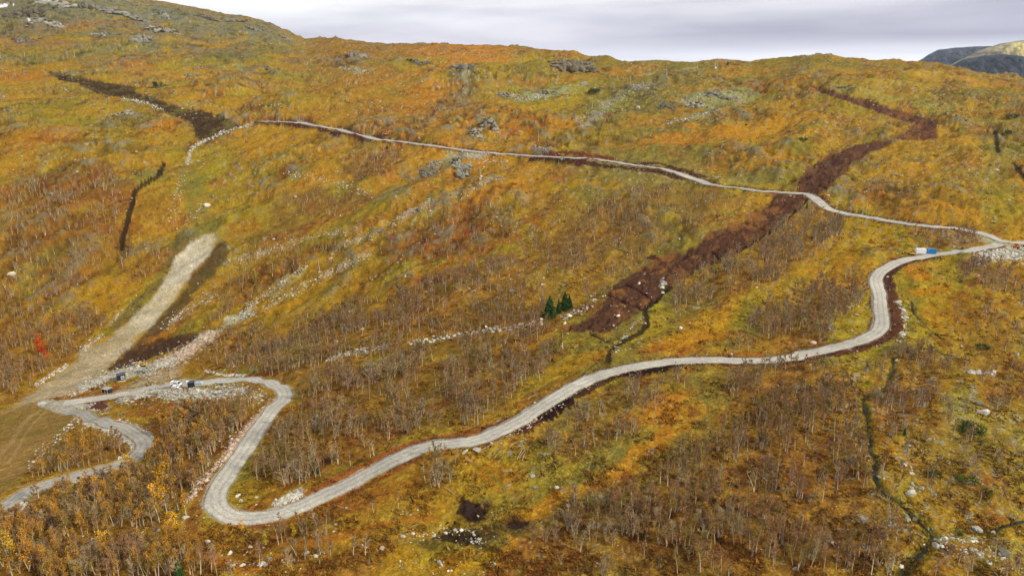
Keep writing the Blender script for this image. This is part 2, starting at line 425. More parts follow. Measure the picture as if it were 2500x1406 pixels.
RUBBLE = [ # polyline, half width px, stones per px length, size m, tint (0 white, 1 grey, 2 pink)
 ([(620,302),(575,314),(540,326),(505,342),(480,354),(465,370),(458,400)], 4, 2.6, .6, 0),
 ([(300,240),(350,250),(400,270)], 4, 2.2, .6, 0),
 ([(450,420),(435,480),(415,540)], 15, 1.3, .45, 0),
 ([(505,490),(470,530),(430,560)], 14, 1.1, .45, 0),
 ([(875,560),(830,568),(780,572),(700,600),(620,625),(545,640)], 9, 1.5, .42, 0),
 ([(1060,490),(1000,520),(940,555),(900,575),(830,600),(800,640)], 9, 1.5, .42, 0),
 ([(900,622),(850,645),(800,668),(760,690),(700,720),(640,760)], 10, 1.5, .45, 0),
 ([(748,652),(700,682),(660,710),(620,740),(570,780)], 7, 2.2, .42, 0),
 ([(622,765),(580,783),(535,802)], 8, 3.5, .35, 1),
 ([(525,720),(480,740),(440,770),(400,800)], 14, 1.6, .45, 0),
 ([(515,820),(490,838),(455,858),(420,878)], 20, 8, .45, 2), ([(440,872),(400,888),(370,900),(330,905)], 20, 7, .42, 1),
 ([(420,880),(390,893),(340,905)], 13, 6, .35, 1),
 ([(345,893),(300,908),(250,925),(205,945)], 16, 9, .36, 1),
 ([(225,945),(190,958),(160,968)], 5, 3, .35, 0),
 ([(300,975),(350,960),(400,950)], 14, 6, .5, 1),
 ([(400,960),(450,962),(520,962),(590,955)], 20, 6, .5, 1),
 ([(580,958),(630,965),(650,975)], 16, 2, .4, 0),
 ([(150,985),(190,992),(255,1000)], 13, 8, .3, 1),
 ([(185,1026),(240,1040),(290,1062),(322,1085),(330,1108),(290,1122)], 8, 5, .42, 1),
 ([(190,1020),(160,1050),(120,1095),(70,1140)], 12, 1.2, .35, 0),
 ([(372,1075),(368,1060),(340,1045),(290,1025)], 4, 4, .35, 1),
 ([(270,1150),(210,1165),(150,1182)], 6, 4, .32, 1),
 ([(662,985),(620,1030),(575,1085),(545,1125)], 13, 4.5, .42, 2),
 ([(540,1125),(500,1170),(470,1205),(455,1225)], 8, 3, .38, 2),
 ([(672,1232),(700,1220),(735,1204)], 11, 7, .42, 1),
 ([(560,1268),(620,1272),(680,1266)], 5, 3, .25, 1),
 ([(800,882),(830,868),(890,855),(950,841)], 6, 2.6, .5, 0),
 ([(855,928),(900,898),(960,885)], 7, .9, .5, 0),
 ([(1000,838),(1080,826),(1180,806),(1250,800),(1330,785)], 6, 1.0, .7, 0),
 ([(1370,775),(1420,758),(1445,740),(1452,715)], 8, .9, .7, 0),
 ([(1612,700),(1622,690)], 6, 3.5, .8, 0),
 ([(2390,628),(2430,622),(2510,618)], 15, 9, .75, 0),
 ([(2190,735),(2208,765),(2212,795),(2195,835)], 8, 1.0, .7, 0),
 ([(85,942),(130,912),(165,890)], 5, 3, .38, 0),
 ([(195,862),(225,835),(250,818)], 7, 3, .4, 0),
 ([(270,790),(300,755)], 6, 1.5, .35, 0),
 ([(700,425),(760,430),(850,455),(905,472)], 12, 1.3, .5, 0),
 ([(1110,475),(1160,455),(1215,430)], 12, 1.5, .5, 0),
 ([(1120,372),(1150,382),(1190,378)], 9, 4, .5, 1),
 ([(1300,360),(1340,368)], 10, 1.5, .7, 1),
 ([(1150,402),(1240,390)], 8, .5, .9, 0),
 ([(1420,300),(1470,268),(1545,215),(1590,208)], 14, 1.6, .7, 1),
 ([(1330,235),(1280,242),(1230,232)], 8, 2.5, .8, 1),
 ([(1670,250),(1720,235),(1790,230),(1805,250)], 10, 1.5, .8, 1),
 ([(1630,300),(1700,285),(1760,270)], 6, 1.3, .8, 1),
 ([(980,1308),(1060,1300),(1130,1296),(1190,1292)], 12, .45, .3, 0),
 ([(1180,1330),(1150,1315)], 12, 1.0, .3, 0),
 ([(2285,1322),(2340,1314),(2390,1316)], 9, .8, .3, 0),
 ([(2300,1345),(2380,1340),(2470,1375),(2500,1385)], 20, .6, .35, 0),
 ([(560,1385),(640,1372),(700,1368),(790,1350)], 10, .35, .4, 0),
 ([(0,1285),(40,1255),(65,1235)], 12, 2.2, .45, 1),
 ([(1360,985),(1300,1030),(1240,1060),(1180,1095)], 10, .8, .35, 2),
 ([(640,1010),(610,1050)], 6, 2, .4, 2),
 ([(500,905),(540,915),(600,917)], 4, 2.2, .5, 0),
 ([(700,255),(560,262),(440,250)], 6, .4, .6, 1),
 ([(830,165),(870,172),(900,178)], 6, 1.2, 1.0, 1),
 ([(2350,905),(2400,910),(2430,915)], 5, .9, .6, 0),
 ([(2180,1080),(2230,1120),(2240,1200),(2220,1230)], 20, .4, .35, 1),
 ([(1490,865),(1510,840),(1570,770)], 10, .4, .5, 1),
]
WOODS = [ # polygon px, trees per m2, kinds, height m, label tail
 ([(1790,905),(1950,890),(2080,905),(2105,975),(2118,1080),(2150,1180),(2200,1260),(2270,1340),(2200,1420),(1560,1420),(1500,1340),(1490,1280),(1560,1190),(1700,1100),(1780,1010)], .135, 'brown brown olive brown grey', 4.3, 'in the wide birch wood left of the stream'),
 ([(2110,905),(2180,860),(2260,850),(2340,900),(2300,970),(2190,1045),(2135,1040)], .12, 'brown grey brown', 4.0, 'right of the upper stream bend'),
 ([(1640,700),(1730,650),(1850,590),(1905,545),(1960,508),(2060,525),(2050,575),(1980,645),(1900,690),(1800,715),(1650,745)], .085, 'grey brown grey', 4.6, 'between the peat strip and the orange clearing'),
 ([(1640,745),(1700,720),(1700,780),(1655,790)], .03, 'grey brown', 4.2, 'on the meadow right of the peat strip'),
 ([(1860,735),(2000,692),(2110,668),(2128,700),(2080,760),(2010,825),(1930,862),(1780,856),(1775,825),(1850,795)], .10, 'brown grey brown', 4.6, 'in the grove above the flat lower road'),
 ([(2190,560),(2380,572),(2395,598),(2240,606)], .06, 'grey brown', 4.4, 'between the two roads on the right'),
 ([(2330,645),(2500,648),(2500,725),(2420,715),(2340,692)], .055, 'grey brown grey', 4.4, 'below the boulder pile on the right'),
 ([(470,880),(560,820),(700,790),(800,760),(950,722),(1080,670),(1180,645),(1310,700),(1350,790),(1320,830),(1240,870),(1000,870),(820,900),(700,935),(600,905)], .085, 'brown brown grey olive', 4.3, 'on the middle slope above the long road'),
 ([(740,930),(820,900),(1000,872),(1240,872),(1380,850),(1400,870),(1300,930),(1240,990),(1150,1035),(1000,1065),(900,1120),(800,1165),(700,1190),(620,1165),(640,1110),(720,1030)], .10, 'brown grey brown bushy olive', 4.4, 'on the slope just above the long road'),
 ([(1180,640),(1300,560),(1420,500),(1560,450),(1640,455),(1640,545),(1500,600),(1400,690),(1300,690)], .05, 'brown grey brown', 3.6, 'on the slope left of the peat strip'),
 ([(930,560),(1080,520),(1250,480),(1270,560),(1190,625),(960,645),(900,610)], .03, 'brown bushy brown', 3.2, 'among the rust shrubs of the middle slope'),
 ([(-60,1240),(130,1205),(300,1170),(372,1120),(385,1060),(450,1010),(560,1010),(640,1000),(560,1080),(520,1140),(470,1230),(475,1330),(560,1420),(-60,1420)], .17, 'brown yellow grey brown olive yellow', 4.6, 'in the lower left autumn wood'),
 ([(190,1055),(295,1075),(315,1108),(200,1145),(60,1170),(120,1110)], .12, 'brown yellow olive', 4.0, 'inside the curve of the access road'),
 ([(-40,480),(130,430),(300,440),(305,560),(285,620),(200,700),(120,750),(60,780),(-40,740)], .045, 'brown brown bushy grey', 3.4, 'on the rust coloured left slope'),
 ([(-40,750),(60,765),(180,760),(270,770),(215,835),(150,885),(80,940),(-40,1010)], .09, 'brown yellow brown grey', 4.2, 'left of the groomed ski slope'),
 ([(290,610),(400,590),(400,650),(340,690),(300,700)], .05, 'brown grey', 3.8, 'above the groomed ski slope'),
 ([(560,680),(640,650),(760,590),(850,600),(740,650),(640,720),(560,770),(500,790)], .045, 'brown grey yellow', 3.8, 'between the rubble ridges and the ski slope'),
 ([(560,900),(640,890),(700,930),(640,920)], .02, 'brown', 4, 'above the yard road'),
 ([(1050,1105),(1110,1120),(1105,1180),(960,1230),(800,1285),(600,1290),(560,1330),(700,1330),(900,1270),(1040,1250)], .09, 'brown olive grey', 4.0, 'below the long road right of the hairpin'),
 ([(1460,985),(1600,925),(1690,900),(1690,955),(1560,1035),(1500,1090),(1380,1130),(1330,1085)], .10, 'grey brown', 4.0, 'in the strip of birches across the meadow'),
 ([(1400,1215),(1500,1235),(1560,1300),(1500,1420),(1300,1420),(1340,1330),(1270,1330)], .10, 'grey bushy brown olive', 3.9, 'at the bottom centre beyond the pools'),
 ([(560,1360),(900,1350),(960,1420),(560,1420)], .07, 'brown grey olive', 4.0, 'at the bottom edge left of centre'),
 ([(880,1300),(1000,1320),(940,1400),(820,1400)], .04, 'grey olive', 3.8, 'at the bottom edge beside the white boulder'),
 ([(860,370),(960,355),(985,400),(920,430),(830,425)], .05, 'grey brown', 2.8, 'in the thicket below the upper road'),
 ([(1000,310),(1050,255),(1095,258),(1060,300),(1010,330)], .035, 'grey', 2.6, 'in the thicket above the upper road'),
 ([(2110,380),(2150,378),(2150,405),(2112,408)], .05, 'grey', 2.8, 'in the clump on the upper right slope'),
 ([(2110,445),(2180,440),(2170,470),(2115,470)], .05, 'grey', 2.8, 'in the second clump on the upper right slope'),
 ([(2130,500),(2280,488),(2290,520),(2150,530)], .03, 'grey brown', 2.8, 'above the upper road on the right'),
 ([(2330,760),(2500,730),(2500,1000),(2420,1010),(2350,900)], .018, 'grey brown bushy', 3.8, 'on the rocky right edge'),
 ([(2160,1045),(2330,1000),(2500,1080),(2500,1260),(2300,1240),(2190,1150)], .018, 'brown grey bushy', 4.0, 'on the rocky moor right of the stream'),
 ([(2300,1340),(2500,1320),(2500,1420),(2250,1420)], .05, 'brown grey', 3.8, 'in the bottom right corner'),
 ([(700,480),(860,480),(900,540),(760,540)], .03, 'grey brown', 3.0, 'on the upper middle slope'),
 ([(560,640),(700,560),(760,590),(600,680)], .03, 'brown grey yellow', 3.4, 'above the rubble ridges'),
 ([(1380,620),(1480,560),(1640,545),(1560,660),(1440,740)], .03, 'grey brown', 3.8, 'beside the upper edge of the peat strip'),
 ([(1640,455),(1700,450),(1800,475),(1850,490),(1700,560),(1640,540)], .03, 'grey brown', 3.2, 'below the upper road left of the peat strip'),
 ([(500,690),(560,640),(600,690),(540,760)], .02, 'brown', 3.4, 'right of the ski slope'),
 ([(440,1040),(640,1000),(620,980),(440,985)], .07, 'brown grey', 4.0, 'below the rock embankment of the yard'),
]
def polyW(p): 
    q = dens(p, 10, True); return raycast(q[:, 0], q[:, 1], Hn)[:, :2]
PW = {k: polyW(v) for k, v in PEAT_POLYS.items()}
SLW, SRW, SLLW, FDW = polyW(SLOPE), polyW(SLOPE_R), polyW(SLOPE_L), polyW([(max(-60, a), b) for a, b in FIELD])
def lineW(p, st=10):
    q = catmull(p, st); return raycast(q[:, 0], q[:, 1], Hn)
WDW = [(polyW(w[0]), w[1], w[2]) for w in WOODS]
BK = [(lineW(p), w, h, c) for p, w, h, c in BANKS]
TK = [(lineW(p), w, c, s) for p, w, c, s in TRACKS]
RBW = [(lineW(p), p, w, n, s, t) for p, w, n, s, t in RUBBLE]

DITCH = [lineW(p) for p in ([(1930,440),(1985,448),(2018,460)], [(1975,482),(1940,515),(1880,562),(1800,612)], [(1525,692),(1560,705),(1600,735)], [(1483,716),(1530,735),(1575,755)], [(1440,812),(1485,832)], [(1820,540),(1880,566)], [(1740,612),(1760,630)])]
def H(x, y, road_cut=True):
    shp = np.shape(x)
    x = np.atleast_1d(np.asarray(x, float)).ravel(); y = np.atleast_1d(np.asarray(y, float)).ravel()
    z = Hn(x, y)
    nz = None
    for L, w, h, c in BK:
        d, W = line_d(x, y, L, w + 1)
        m = d < w + 1
        if m.any():
            q = .65 + .5 * fbm(x[m] / 1.6, y[m] / 1.6, 77, 3)
            z[m] = z[m] + h * q * (1 - sst(.45, 1.15, d[m] / w))
    for k in ('p1', 'p2', 'p3', 'p4', 'p5', 'pool1', 'pool2', 'pile'):
        sd = poly_sd(x, y, PW[k], 2)
        m = sd > -1.5
        if m.any():
            z[m] = z[m] + (-.4 + .8 * fbm(x[m] / 2.0, y[m] / 2.4, 79, 3)) * sst(-1.2, .8, sd[m])
    for L in DITCH:
        d, W = line_d(x, y, L, 2)
        m = d < 2
        if m.any(): z[m] = z[m] - .6 * (1 - sst(.3, 1.2, d[m]))
    for L, w in SL:
        d, W = line_d(x, y, L, w * 3)
        m = d < w * 3
        if m.any(): z[m] = z[m] - .8 * w * (1 - sst(.5, 2.6, d[m] / w + .8 * vnoise(x[m] / 2, y[m] / 2, 5)))
    for L, hw in ROADS[::-1]:
        r = hw + 7
        d, W = line_d(x, y, L, r)
        m = d < r
        if m.any():
            wgt = 1 - sst(hw + .6, hw + 5.0, d[m])
            z[m] = z[m] * (1 - wgt) + (W[m, 2] - (.3 if road_cut else 0) * (1 - sst(hw - .3, hw + .25, d[m]))) * wgt
    return z.reshape(shp)

# ------------------------------------------------------------------ ground colour
SPOTS = [ # centre px, radii px, tilt deg, colour, strength, edge noise
 (60,15,130,40,0,(96,102,84),.75), (180,40,110,35,-8,(112,112,92),.6), (300,20,160,25,8,(124,128,100),.65), (470,48,150,22,14,(128,130,98),.6), (620,75,110,18,16,(120,118,70),.6),
 (40,75,70,20,0,(92,98,78),.6), (260,85,60,12,0,(104,104,74),.6), (440,85,90,14,-5,(122,120,82),.5), (420,38,60,9,5,(84,92,84),.7), (350,98,40,12,40,(150,146,124),.7),
 (150,62,120,20,-3,(166,108,52),.7), (290,55,60,9,0,(160,104,52),.6), (90,108,110,12,0,(170,112,48),.7), (540,62,80,14,5,(150,130,64),.5),
 (60,150,140,14,0,(140,128,60),.6), (300,120,160,14,-2,(128,124,66),.6), (560,128,120,12,0,(118,114,52),.6), (700,120,110,14,4,(124,114,46),.6),
 (330,158,60,14,0,(186,118,44),.8), (470,180,120,14,0,(184,136,40),.6), (230,178,60,8,10,(170,140,40),.5), (60,195,70,14,0,(178,112,40),.7), (250,208,70,9,0,(168,140,44),.6),
 (110,330,140,22,-6,(186,120,34),.7), (260,260,90,16,0,(172,140,38),.5), (130,255,80,14,0,(110,98,46),.6), (300,290,90,16,-8,(96,92,50),.45), (400,305,90,16,-10,(188,120,34),.85), (620,293,60,8,0,(178,104,36),.9),
 (60,270,80,22,0,(160,140,40),.5), (215,395,60,14,0,(112,78,40),.5), (120,345,50,10,0,(150,70,34),.5), (250,370,120,20,-10,(168,132,36),.5),
 (720,180,60,10,0,(150,140,46),.6), (560,170,40,5,5,(140,148,92),.8), (600,210,120,14,0,(182,134,38),.7), (800,235,120,14,0,(172,140,40),.6), (470,255,34,4,0,(146,146,92),.8),
 (700,160,60,8,0,(166,128,44),.4), (900,110,160,6,3,(160,112,50),.75), (1120,112,120,5,1,(192,124,48),.9), (1250,118,100,6,3,(176,116,50),.7), (1120,104,70,4.5,0,(104,98,66),.85),
 (850,145,44,16,-10,(104,80,56),.75), (878,150,10,10,30,(150,142,124),.6), (1000,150,120,16,0,(150,138,48),.6), (1210,165,200,26,2,(152,140,46),.65), (1340,150,120,12,3,(150,128,44),.5), 
 (1025,155,36,7,0,(84,74,58),.8), (1130,165,50,15,20,(96,86,64),.65), (1128,170,12,12,0,(150,142,126),.8), (960,168,26,9,0,(122,88,52),.6), (1260,158,50,9,10,(110,88,50),.6), (1400,165,70,13,-12,(110,86,60),.9), (1440,160,34,10,-10,(136,124,98),.7), (1340,182,26,8,-25,(96,70,48),.6),
 (1530,150,90,8,4,(120,108,56),.7), (1650,158,100,9,3,(118,110,62),.6), (1740,160,60,7,0,(120,112,60),.6), (870,172,50,6,0,(152,154,118),.7), (1020,192,50,7,0,(146,146,104),.5),
 (1960,150,120,14,0,(112,106,50),.7), (2060,158,90,10,5,(122,112,50),.6), (2180,160,120,10,5,(150,126,52),.5), (1960,190,140,12,0,(120,108,48),.5), (2240,175,90,10,8,(176,140,52),.7), (2330,190,120,10,8,(190,142,60),.7), (2440,205,110,10,6,(188,126,56),.8), (2200,205,140,14,0,(176,150,58),.6),
 (1880,205,110,9,-4,(178,110,42),.7), (1720,215,110,12,0,(170,118,44),.6), (1560,200,60,9,-14,(150,128,64),.6), (1480,180,160,8,-10,(176,118,44),.7), (1300,205,200,9,-6,(178,122,42),.7), (2350,230,90,12,0,(116,104,52),.6), (2300,245,60,9,0,(126,112,62),.6), (2440,230,60,12,0,(110,104,50),.5), (2470,300,60,40,0,(130,122,52),.5),
 (2130,230,110,13,6,(160,148,84),.6), (2050,215,60,7,5,(158,150,98),.5), (2280,262,60,5,0,(150,148,90),.5), (1790,240,60,22,-5,(150,152,106),.8), (1720,235,70,14,-5,(150,148,110),.8), (1700,278,80,12,-15,(146,146,108),.7), (1640,262,36,9,0,(110,104,84),.8), (1560,255,50,12,-30,(104,88,52),.6), (1590,215,44,9,-15,(96,90,50),.6), (1500,230,60,16,-20,(112,84,48),.6), (1800,205,30,6,0,(110,82,44),.7),
 (1270,235,70,10,-12,(112,104,60),.7), (1350,228,70,12,-14,(158,158,118),.8), (1300,240,50,7,-14,(150,152,110),.7), (1200,290,34,12,-25,(122,112,86),.75), (1155,320,36,14,-25,(118,108,84),.7), (1150,240,40,8,-18,(120,92,50),.5), (1100,300,40,6,-20,(146,140,60),.5),
 (1070,265,40,14,-35,(112,82,62),.85), (1030,300,40,14,-35,(118,84,58),.8), (960,310,60,14,-20,(140,90,46),.7), (1000,275,60,7,-25,(150,88,42),.5),
 (1380,300,110,18,-8,(188,126,34),.75), (1600,300,130,20,-8,(180,124,38),.6), (1460,330,90,18,-8,(172,138,42),.5), (1700,340,160,24,-4,(186,120,32),.8), (1900,310,160,26,-6,(184,128,36),.8), (1860,380,150,22,-5,(186,126,34),.8), (1500,360,120,12,0,(176,122,36),.6), (1640,370,60,9,0,(130,84,40),.5), (1660,330,26,7,0,(120,70,36),.6),
 (1480,255,90,26,-15,(146,140,62),.6), (1440,290,40,12,-30,(148,148,104),.55), (1280,320,60,9,-20,(160,72,36),.6), (1340,345,40,12,-20,(130,92,44),.6), (1200,345,40,9,0,(168,142,40),.6),
 (1840,425,90,20,0,(130,108,54),.7), (1800,440,90,12,0,(136,124,74),.6), (1940,350,60,14,0,(128,118,56),.55), (1760,303,10,5,0,(60,40,30),.8), (1820,285,50,7,0,(116,84,44),.5), (1740,275,60,6,0,(124,74,44),.5),
 (2200,420,140,30,0,(186,132,36),.7), (2330,380,110,24,0,(178,136,38),.6), (2160,460,50,12,0,(110,86,50),.75), (2130,392,26,10,-20,(112,82,56),.8), (2100,400,60,14,0,(128,120,56),.5), (2400,430,110,20,0,(140,128,60),.55), (2300,500,130,18,0,(188,130,34),.8), (2130,500,60,14,0,(180,124,34),.7), (2230,490,60,10,0,(106,84,48),.6), (2440,360,60,40,0,(138,128,60),.6),
 (920,395,46,22,-20,(108,82,60),.9), (860,425,40,14,-10,(104,80,56),.85), (960,372,40,9,0,(118,88,54),.6), (910,360,14,10,-60,(150,142,66),.6), (1080,400,60,12,-25,(136,122,72),.6), (1110,390,36,14,-20,(150,148,124),.7), (1050,420,60,14,-15,(128,120,96),.6), (960,470,50,12,-20,(124,118,96),.6), (1000,440,30,9,0,(126,118,94),.6),
 (700,350,120,24,-10,(182,132,34),.7), (560,340,60,9,-15,(126,92,54),.6), (620,400,110,24,-14,(160,136,40),.6), (820,370,90,18,-14,(180,122,34),.7), (700,450,120,20,-18,(176,118,36),.5), (480,460,30,50,20,(124,118,40),.6), (520,500,30,9,-30,(120,80,50),.7), (1000,390,90,14,-12,(182,128,34),.6), (1010,490,130,10,-24,(182,128,34),.7),
 (150,470,130,50,-10,(128,60,30),.75), (80,430,60,26,0,(150,90,34),.5), (270,480,70,40,-10,(134,70,30),.7), (180,560,130,50,-15,(122,62,32),.7), (60,590,80,50,0,(112,74,40),.6), (60,470,40,20,-20,(150,130,40),.6), (250,510,50,10,-10,(162,124,34),.7), (90,640,26,50,15,(150,146,60),.7), (70,700,40,30,-20,(146,138,50),.6), (380,500,60,40,-10,(148,104,38),.6), (260,610,60,40,-15,(140,96,40),.6), (270,720,110,22,-28,(172,122,32),.8), (170,780,90,26,-24,(158,112,36),.7), (120,870,110,40,-24,(146,96,40),.6), (30,860,60,40,-20,(134,90,42),.5), (360,640,60,18,-30,(150,118,42),.6), (260,590,30,14,0,(118,104,60),.5),
 (560,480,60,40,-30,(150,130,40),.5), (640,470,90,14,-25,(166,140,44),.5), (760,500,110,30,-20,(122,88,50),.75), (850,500,60,20,-15,(114,86,58),.7), (680,560,110,30,-20,(120,82,48),.6), (600,560,50,22,-25,(156,84,36),.5), (700,640,90,20,-25,(130,84,46),.6), (620,700,80,22,-30,(134,92,44),.6), (830,620,60,12,-25,(176,124,32),.6), (700,740,110,8,-26,(186,134,34),.8), (740,690,100,7,-28,(170,134,34),.7), (930,540,110,8,-28,(180,140,38),.7), (900,590,100,8,-24,(170,140,40),.6),
 (1090,580,140,50,-12,(134,58,30),.75), (1150,550,60,30,0,(150,48,28),.6), (1000,600,90,30,-20,(126,70,38),.6), (870,700,90,30,-20,(150,110,34),.6), (1010,700,90,20,-14,(138,58,30),.6), (1240,610,50,9,-15,(160,146,36),.85), (1300,560,26,22,30,(154,140,40),.6), (1180,640,80,8,-18,(158,142,36),.8), (1090,700,60,7,-14,(158,146,32),.85), (990,700,26,10,0,(146,136,40),.7), (860,750,80,10,-14,(156,140,40),.5),
 (1340,500,90,26,-10,(150,104,44),.5), (1430,450,120,14,-6,(180,134,36),.7), (1500,520,90,30,-20,(140,100,44),.5), (1240,505,30,16,0,(160,132,36),.6), (1640,515,60,14,-10,(166,146,40),.7), (1520,560,100,20,-10,(140,96,46),.5), (1340,670,70,14,-8,(166,146,44),.6), (1280,640,70,22,-14,(116,84,56),.5), (1410,590,80,26,-10,(128,92,60),.5), (1480,640,90,14,-20,(168,118,36),.6), (1430,710,60,26,-25,(172,122,34),.6), (1180,790,200,40,-8,(134,90,42),.5), (1330,720,120,18,-6,(146,106,40),.4),
 (1690,830,140,26,-14,(188,124,34),.85), (1740,770,120,26,-26,(184,132,34),.8), (1600,800,60,24,-30,(168,140,38),.7), (1540,830,50,14,0,(160,142,46),.6), (1440,880,90,22,-24,(178,124,34),.7), (1380,900,100,22,-24,(172,134,34),.6), (1330,950,110,14,-24,(158,96,38),.6), (1600,760,20,12,0,(170,160,24),.7), (1680,690,60,14,-20,(170,120,36),.5), (1990,660,160,12,-18,(186,132,36),.75), (2130,640,60,14,0,(178,130,38),.6), (2140,580,60,22,0,(180,142,32),.75), (2090,540,60,18,0,(170,136,36),.6), (2120,570,90,40,0,(172,130,38),.5),
 (1790,870,140,7,-2,(160,88,40),.6), (1600,860,90,9,-10,(152,82,38),.5), (1870,905,160,10,2,(178,112,36),.7), (2250,700,60,26,-10,(184,126,32),.85), (2260,660,50,12,-10,(188,124,34),.85), (2320,780,90,50,0,(182,130,34),.8), (2250,800,30,40,-30,(172,144,44),.6), (2200,880,50,30,0,(180,128,36),.6), (2130,930,26,20,0,(170,140,30),.6), (2110,942,16,9,0,(172,168,20),.85), (1900,950,60,9,-10,(160,96,36),.5),
 (1600,1000,120,40,-24,(186,120,32),.85), (1560,1110,110,30,-24,(186,124,32),.85), (1640,1060,60,30,-30,(180,116,32),.8), (1480,1000,70,14,-20,(168,132,34),.7), (1620,940,60,12,-6,(172,150,30),.65), (1440,950,60,14,-30,(170,134,34),.5), (1500,940,26,9,-20,(164,156,30),.6), (1690,1020,60,22,-10,(180,124,34),.7), (1700,1025,24,6,0,(120,66,40),.7), (1340,1230,140,22,-24,(180,122,32),.8), (1210,1150,90,50,10,(170,116,30),.75), (1280,1110,90,24,0,(160,138,34),.6), (1450,1180,110,18,-20,(178,114,32),.7), (1560,1150,90,9,-16,(140,78,36),.6), (1215,1170,40,10,40,(120,118,36),.5),
 (1170,1360,120,40,-10,(182,128,26),.85), (980,1350,60,40,20,(168,124,28),.6), (1190,1370,60,14,-20,(172,138,24),.5), (900,1310,200,10,-8,(178,118,32),.7), (700,1380,160,14,-8,(170,120,32),.7), (560,1340,70,14,-20,(160,112,34),.6), (990,1310,110,10,-3,(120,112,56),.5), (1190,1335,50,18,10,(110,100,52),.7), (1240,1300,60,14,-10,(108,98,54),.5), (1110,1315,110,16,-2,(66,54,32),.7), (1190,1338,60,20,10,(80,68,38),.7), (1245,1292,70,18,-8,(70,58,38),.6), (1160,1250,60,30,0,(96,72,34),.5),
 (1750,1200,160,100,-20,(142,84,34),.6), (1950,1150,160,110,-20,(146,88,34),.55), (1600,1300,120,70,-20,(146,86,34),.55), (1900,1330,200,60,-10,(150,90,34),.55), (2080,1280,100,60,0,(150,108,38),.5), (2100,1370,160,26,-5,(160,112,36),.5), (2250,1000,70,60,0,(148,92,36),.55), (2160,1050,40,70,0,(178,118,36),.6), (2200,1180,60,30,30,(168,140,36),.6),
 (2400,1050,140,90,-20,(160,144,64),.6), (2440,1130,120,90,-20,(158,142,58),.6), (2330,1000,60,40,-35,(172,162,96),.6), (2350,1160,90,50,-20,(152,134,48),.5), (2470,1230,80,30,0,(150,126,44),.5), (2250,1250,40,60,40,(166,132,44),.6), (2440,900,90,60,0,(150,124,46),.5), (2400,1180,60,30,0,(150,84,38),.5), (2450,1350,90,26,-20,(150,146,66),.7), (2400,1320,130,12,-16,(156,140,40),.6), (2330,1370,110,26,-5,(150,92,44),.5), (2480,1295,60,12,-14,(166,134,38),.7),
 (450,1050,130,60,-10,(138,72,34),.6), (430,1000,120,26,0,(140,70,34),.6), (560,1010,60,14,-20,(160,130,40),.5), (240,1105,80,30,-10,(134,80,36),.6), (330,1190,120,40,-10,(134,70,32),.5), (300,1340,170,60,-10,(136,82,34),.5), (100,1280,110,50,0,(120,80,40),.5), (680,1030,60,60,0,(134,80,40),.5), (850,1050,160,70,-20,(136,88,38),.5), (900,930,200,50,-15,(130,92,44),.5), (620,1340,60,26,0,(158,92,38),.5), (700,1320,110,26,-5,(146,78,36),.6), (740,1180,60,20,-20,(158,128,34),.5), (630,905,90,9,0,(150,62,32),.85), (500,885,70,18,-14,(158,128,36),.5), (560,880,120,22,-10,(136,80,38),.5), (900,1100,90,14,-22,(164,120,36),.5), (860,1230,120,30,-20,(140,74,34),.6), (1010,1180,90,40,-10,(150,92,34),.55), (500,960,60,9,0,(176,160,128),.35),
 (370,935,60,14,-5,(172,150,110),.85), (450,936,70,8,-2,(168,142,96),.9), (590,925,60,6,0,(166,138,92),.7), (440,870,40,14,-28,(204,182,152),.9), (380,895,34,9,-10,(176,176,172),.8), (300,905,50,9,-20,(190,184,172),.85), (350,965,60,12,-10,(176,168,132),.8), (460,962,70,13,0,(168,166,150),.8), (560,958,50,12,0,(168,150,120),.6), (200,992,50,10,12,(172,172,156),.9), (225,943,26,8,-14,(100,62,40),.8), (230,950,16,4,0,(160,116,30),.8), (285,925,20,9,-30,(110,50,28),.7), (440,955,34,5,0,(150,96,40),.7),
 (285,1075,55,8,22,(172,168,150),.6), (240,1040,60,6,18,(172,170,152),.7), (60,1215,60,14,-20,(156,138,104),.7), (30,1240,30,12,-30,(84,86,84),.8), (700,1218,38,10,-20,(182,178,168),.9), (590,1065,30,50,42,(150,92,56),.55), (520,1175,26,40,42,(150,92,58),.5), (2440,622,60,12,-3,(196,190,168),.9), (2330,585,50,9,14,(172,160,132),.8), (2420,590,60,9,10,(176,170,150),.9), (2370,600,40,9,10,(140,110,74),.5), (1150,374,40,6,5,(182,172,158),.85), (590,783,46,7,-26,(190,190,178),.75), (700,682,50,5,-30,(184,178,160),.6), (150,415,30,5,0,(118,110,60),.5),
]
def _spot_frame(u, v, ru, rv, tilt):
    t = math.radians(tilt)
    ps = [(u, v), (u + ru * math.cos(t), v + ru * math.sin(t)), (u + rv * math.sin(t), v - rv * math.cos(t)), (u - ru * math.cos(t), v - ru * math.sin(t)), (u - rv * math.sin(t), v + rv * math.cos(t))]
    return ps
_all = []
for s in SPOTS: _all += _spot_frame(*s[:5])
_all = np.array(_all, float)
_W = raycast(_all[:, 0], _all[:, 1], Hn)[:, :2].reshape(-1, 5, 2)

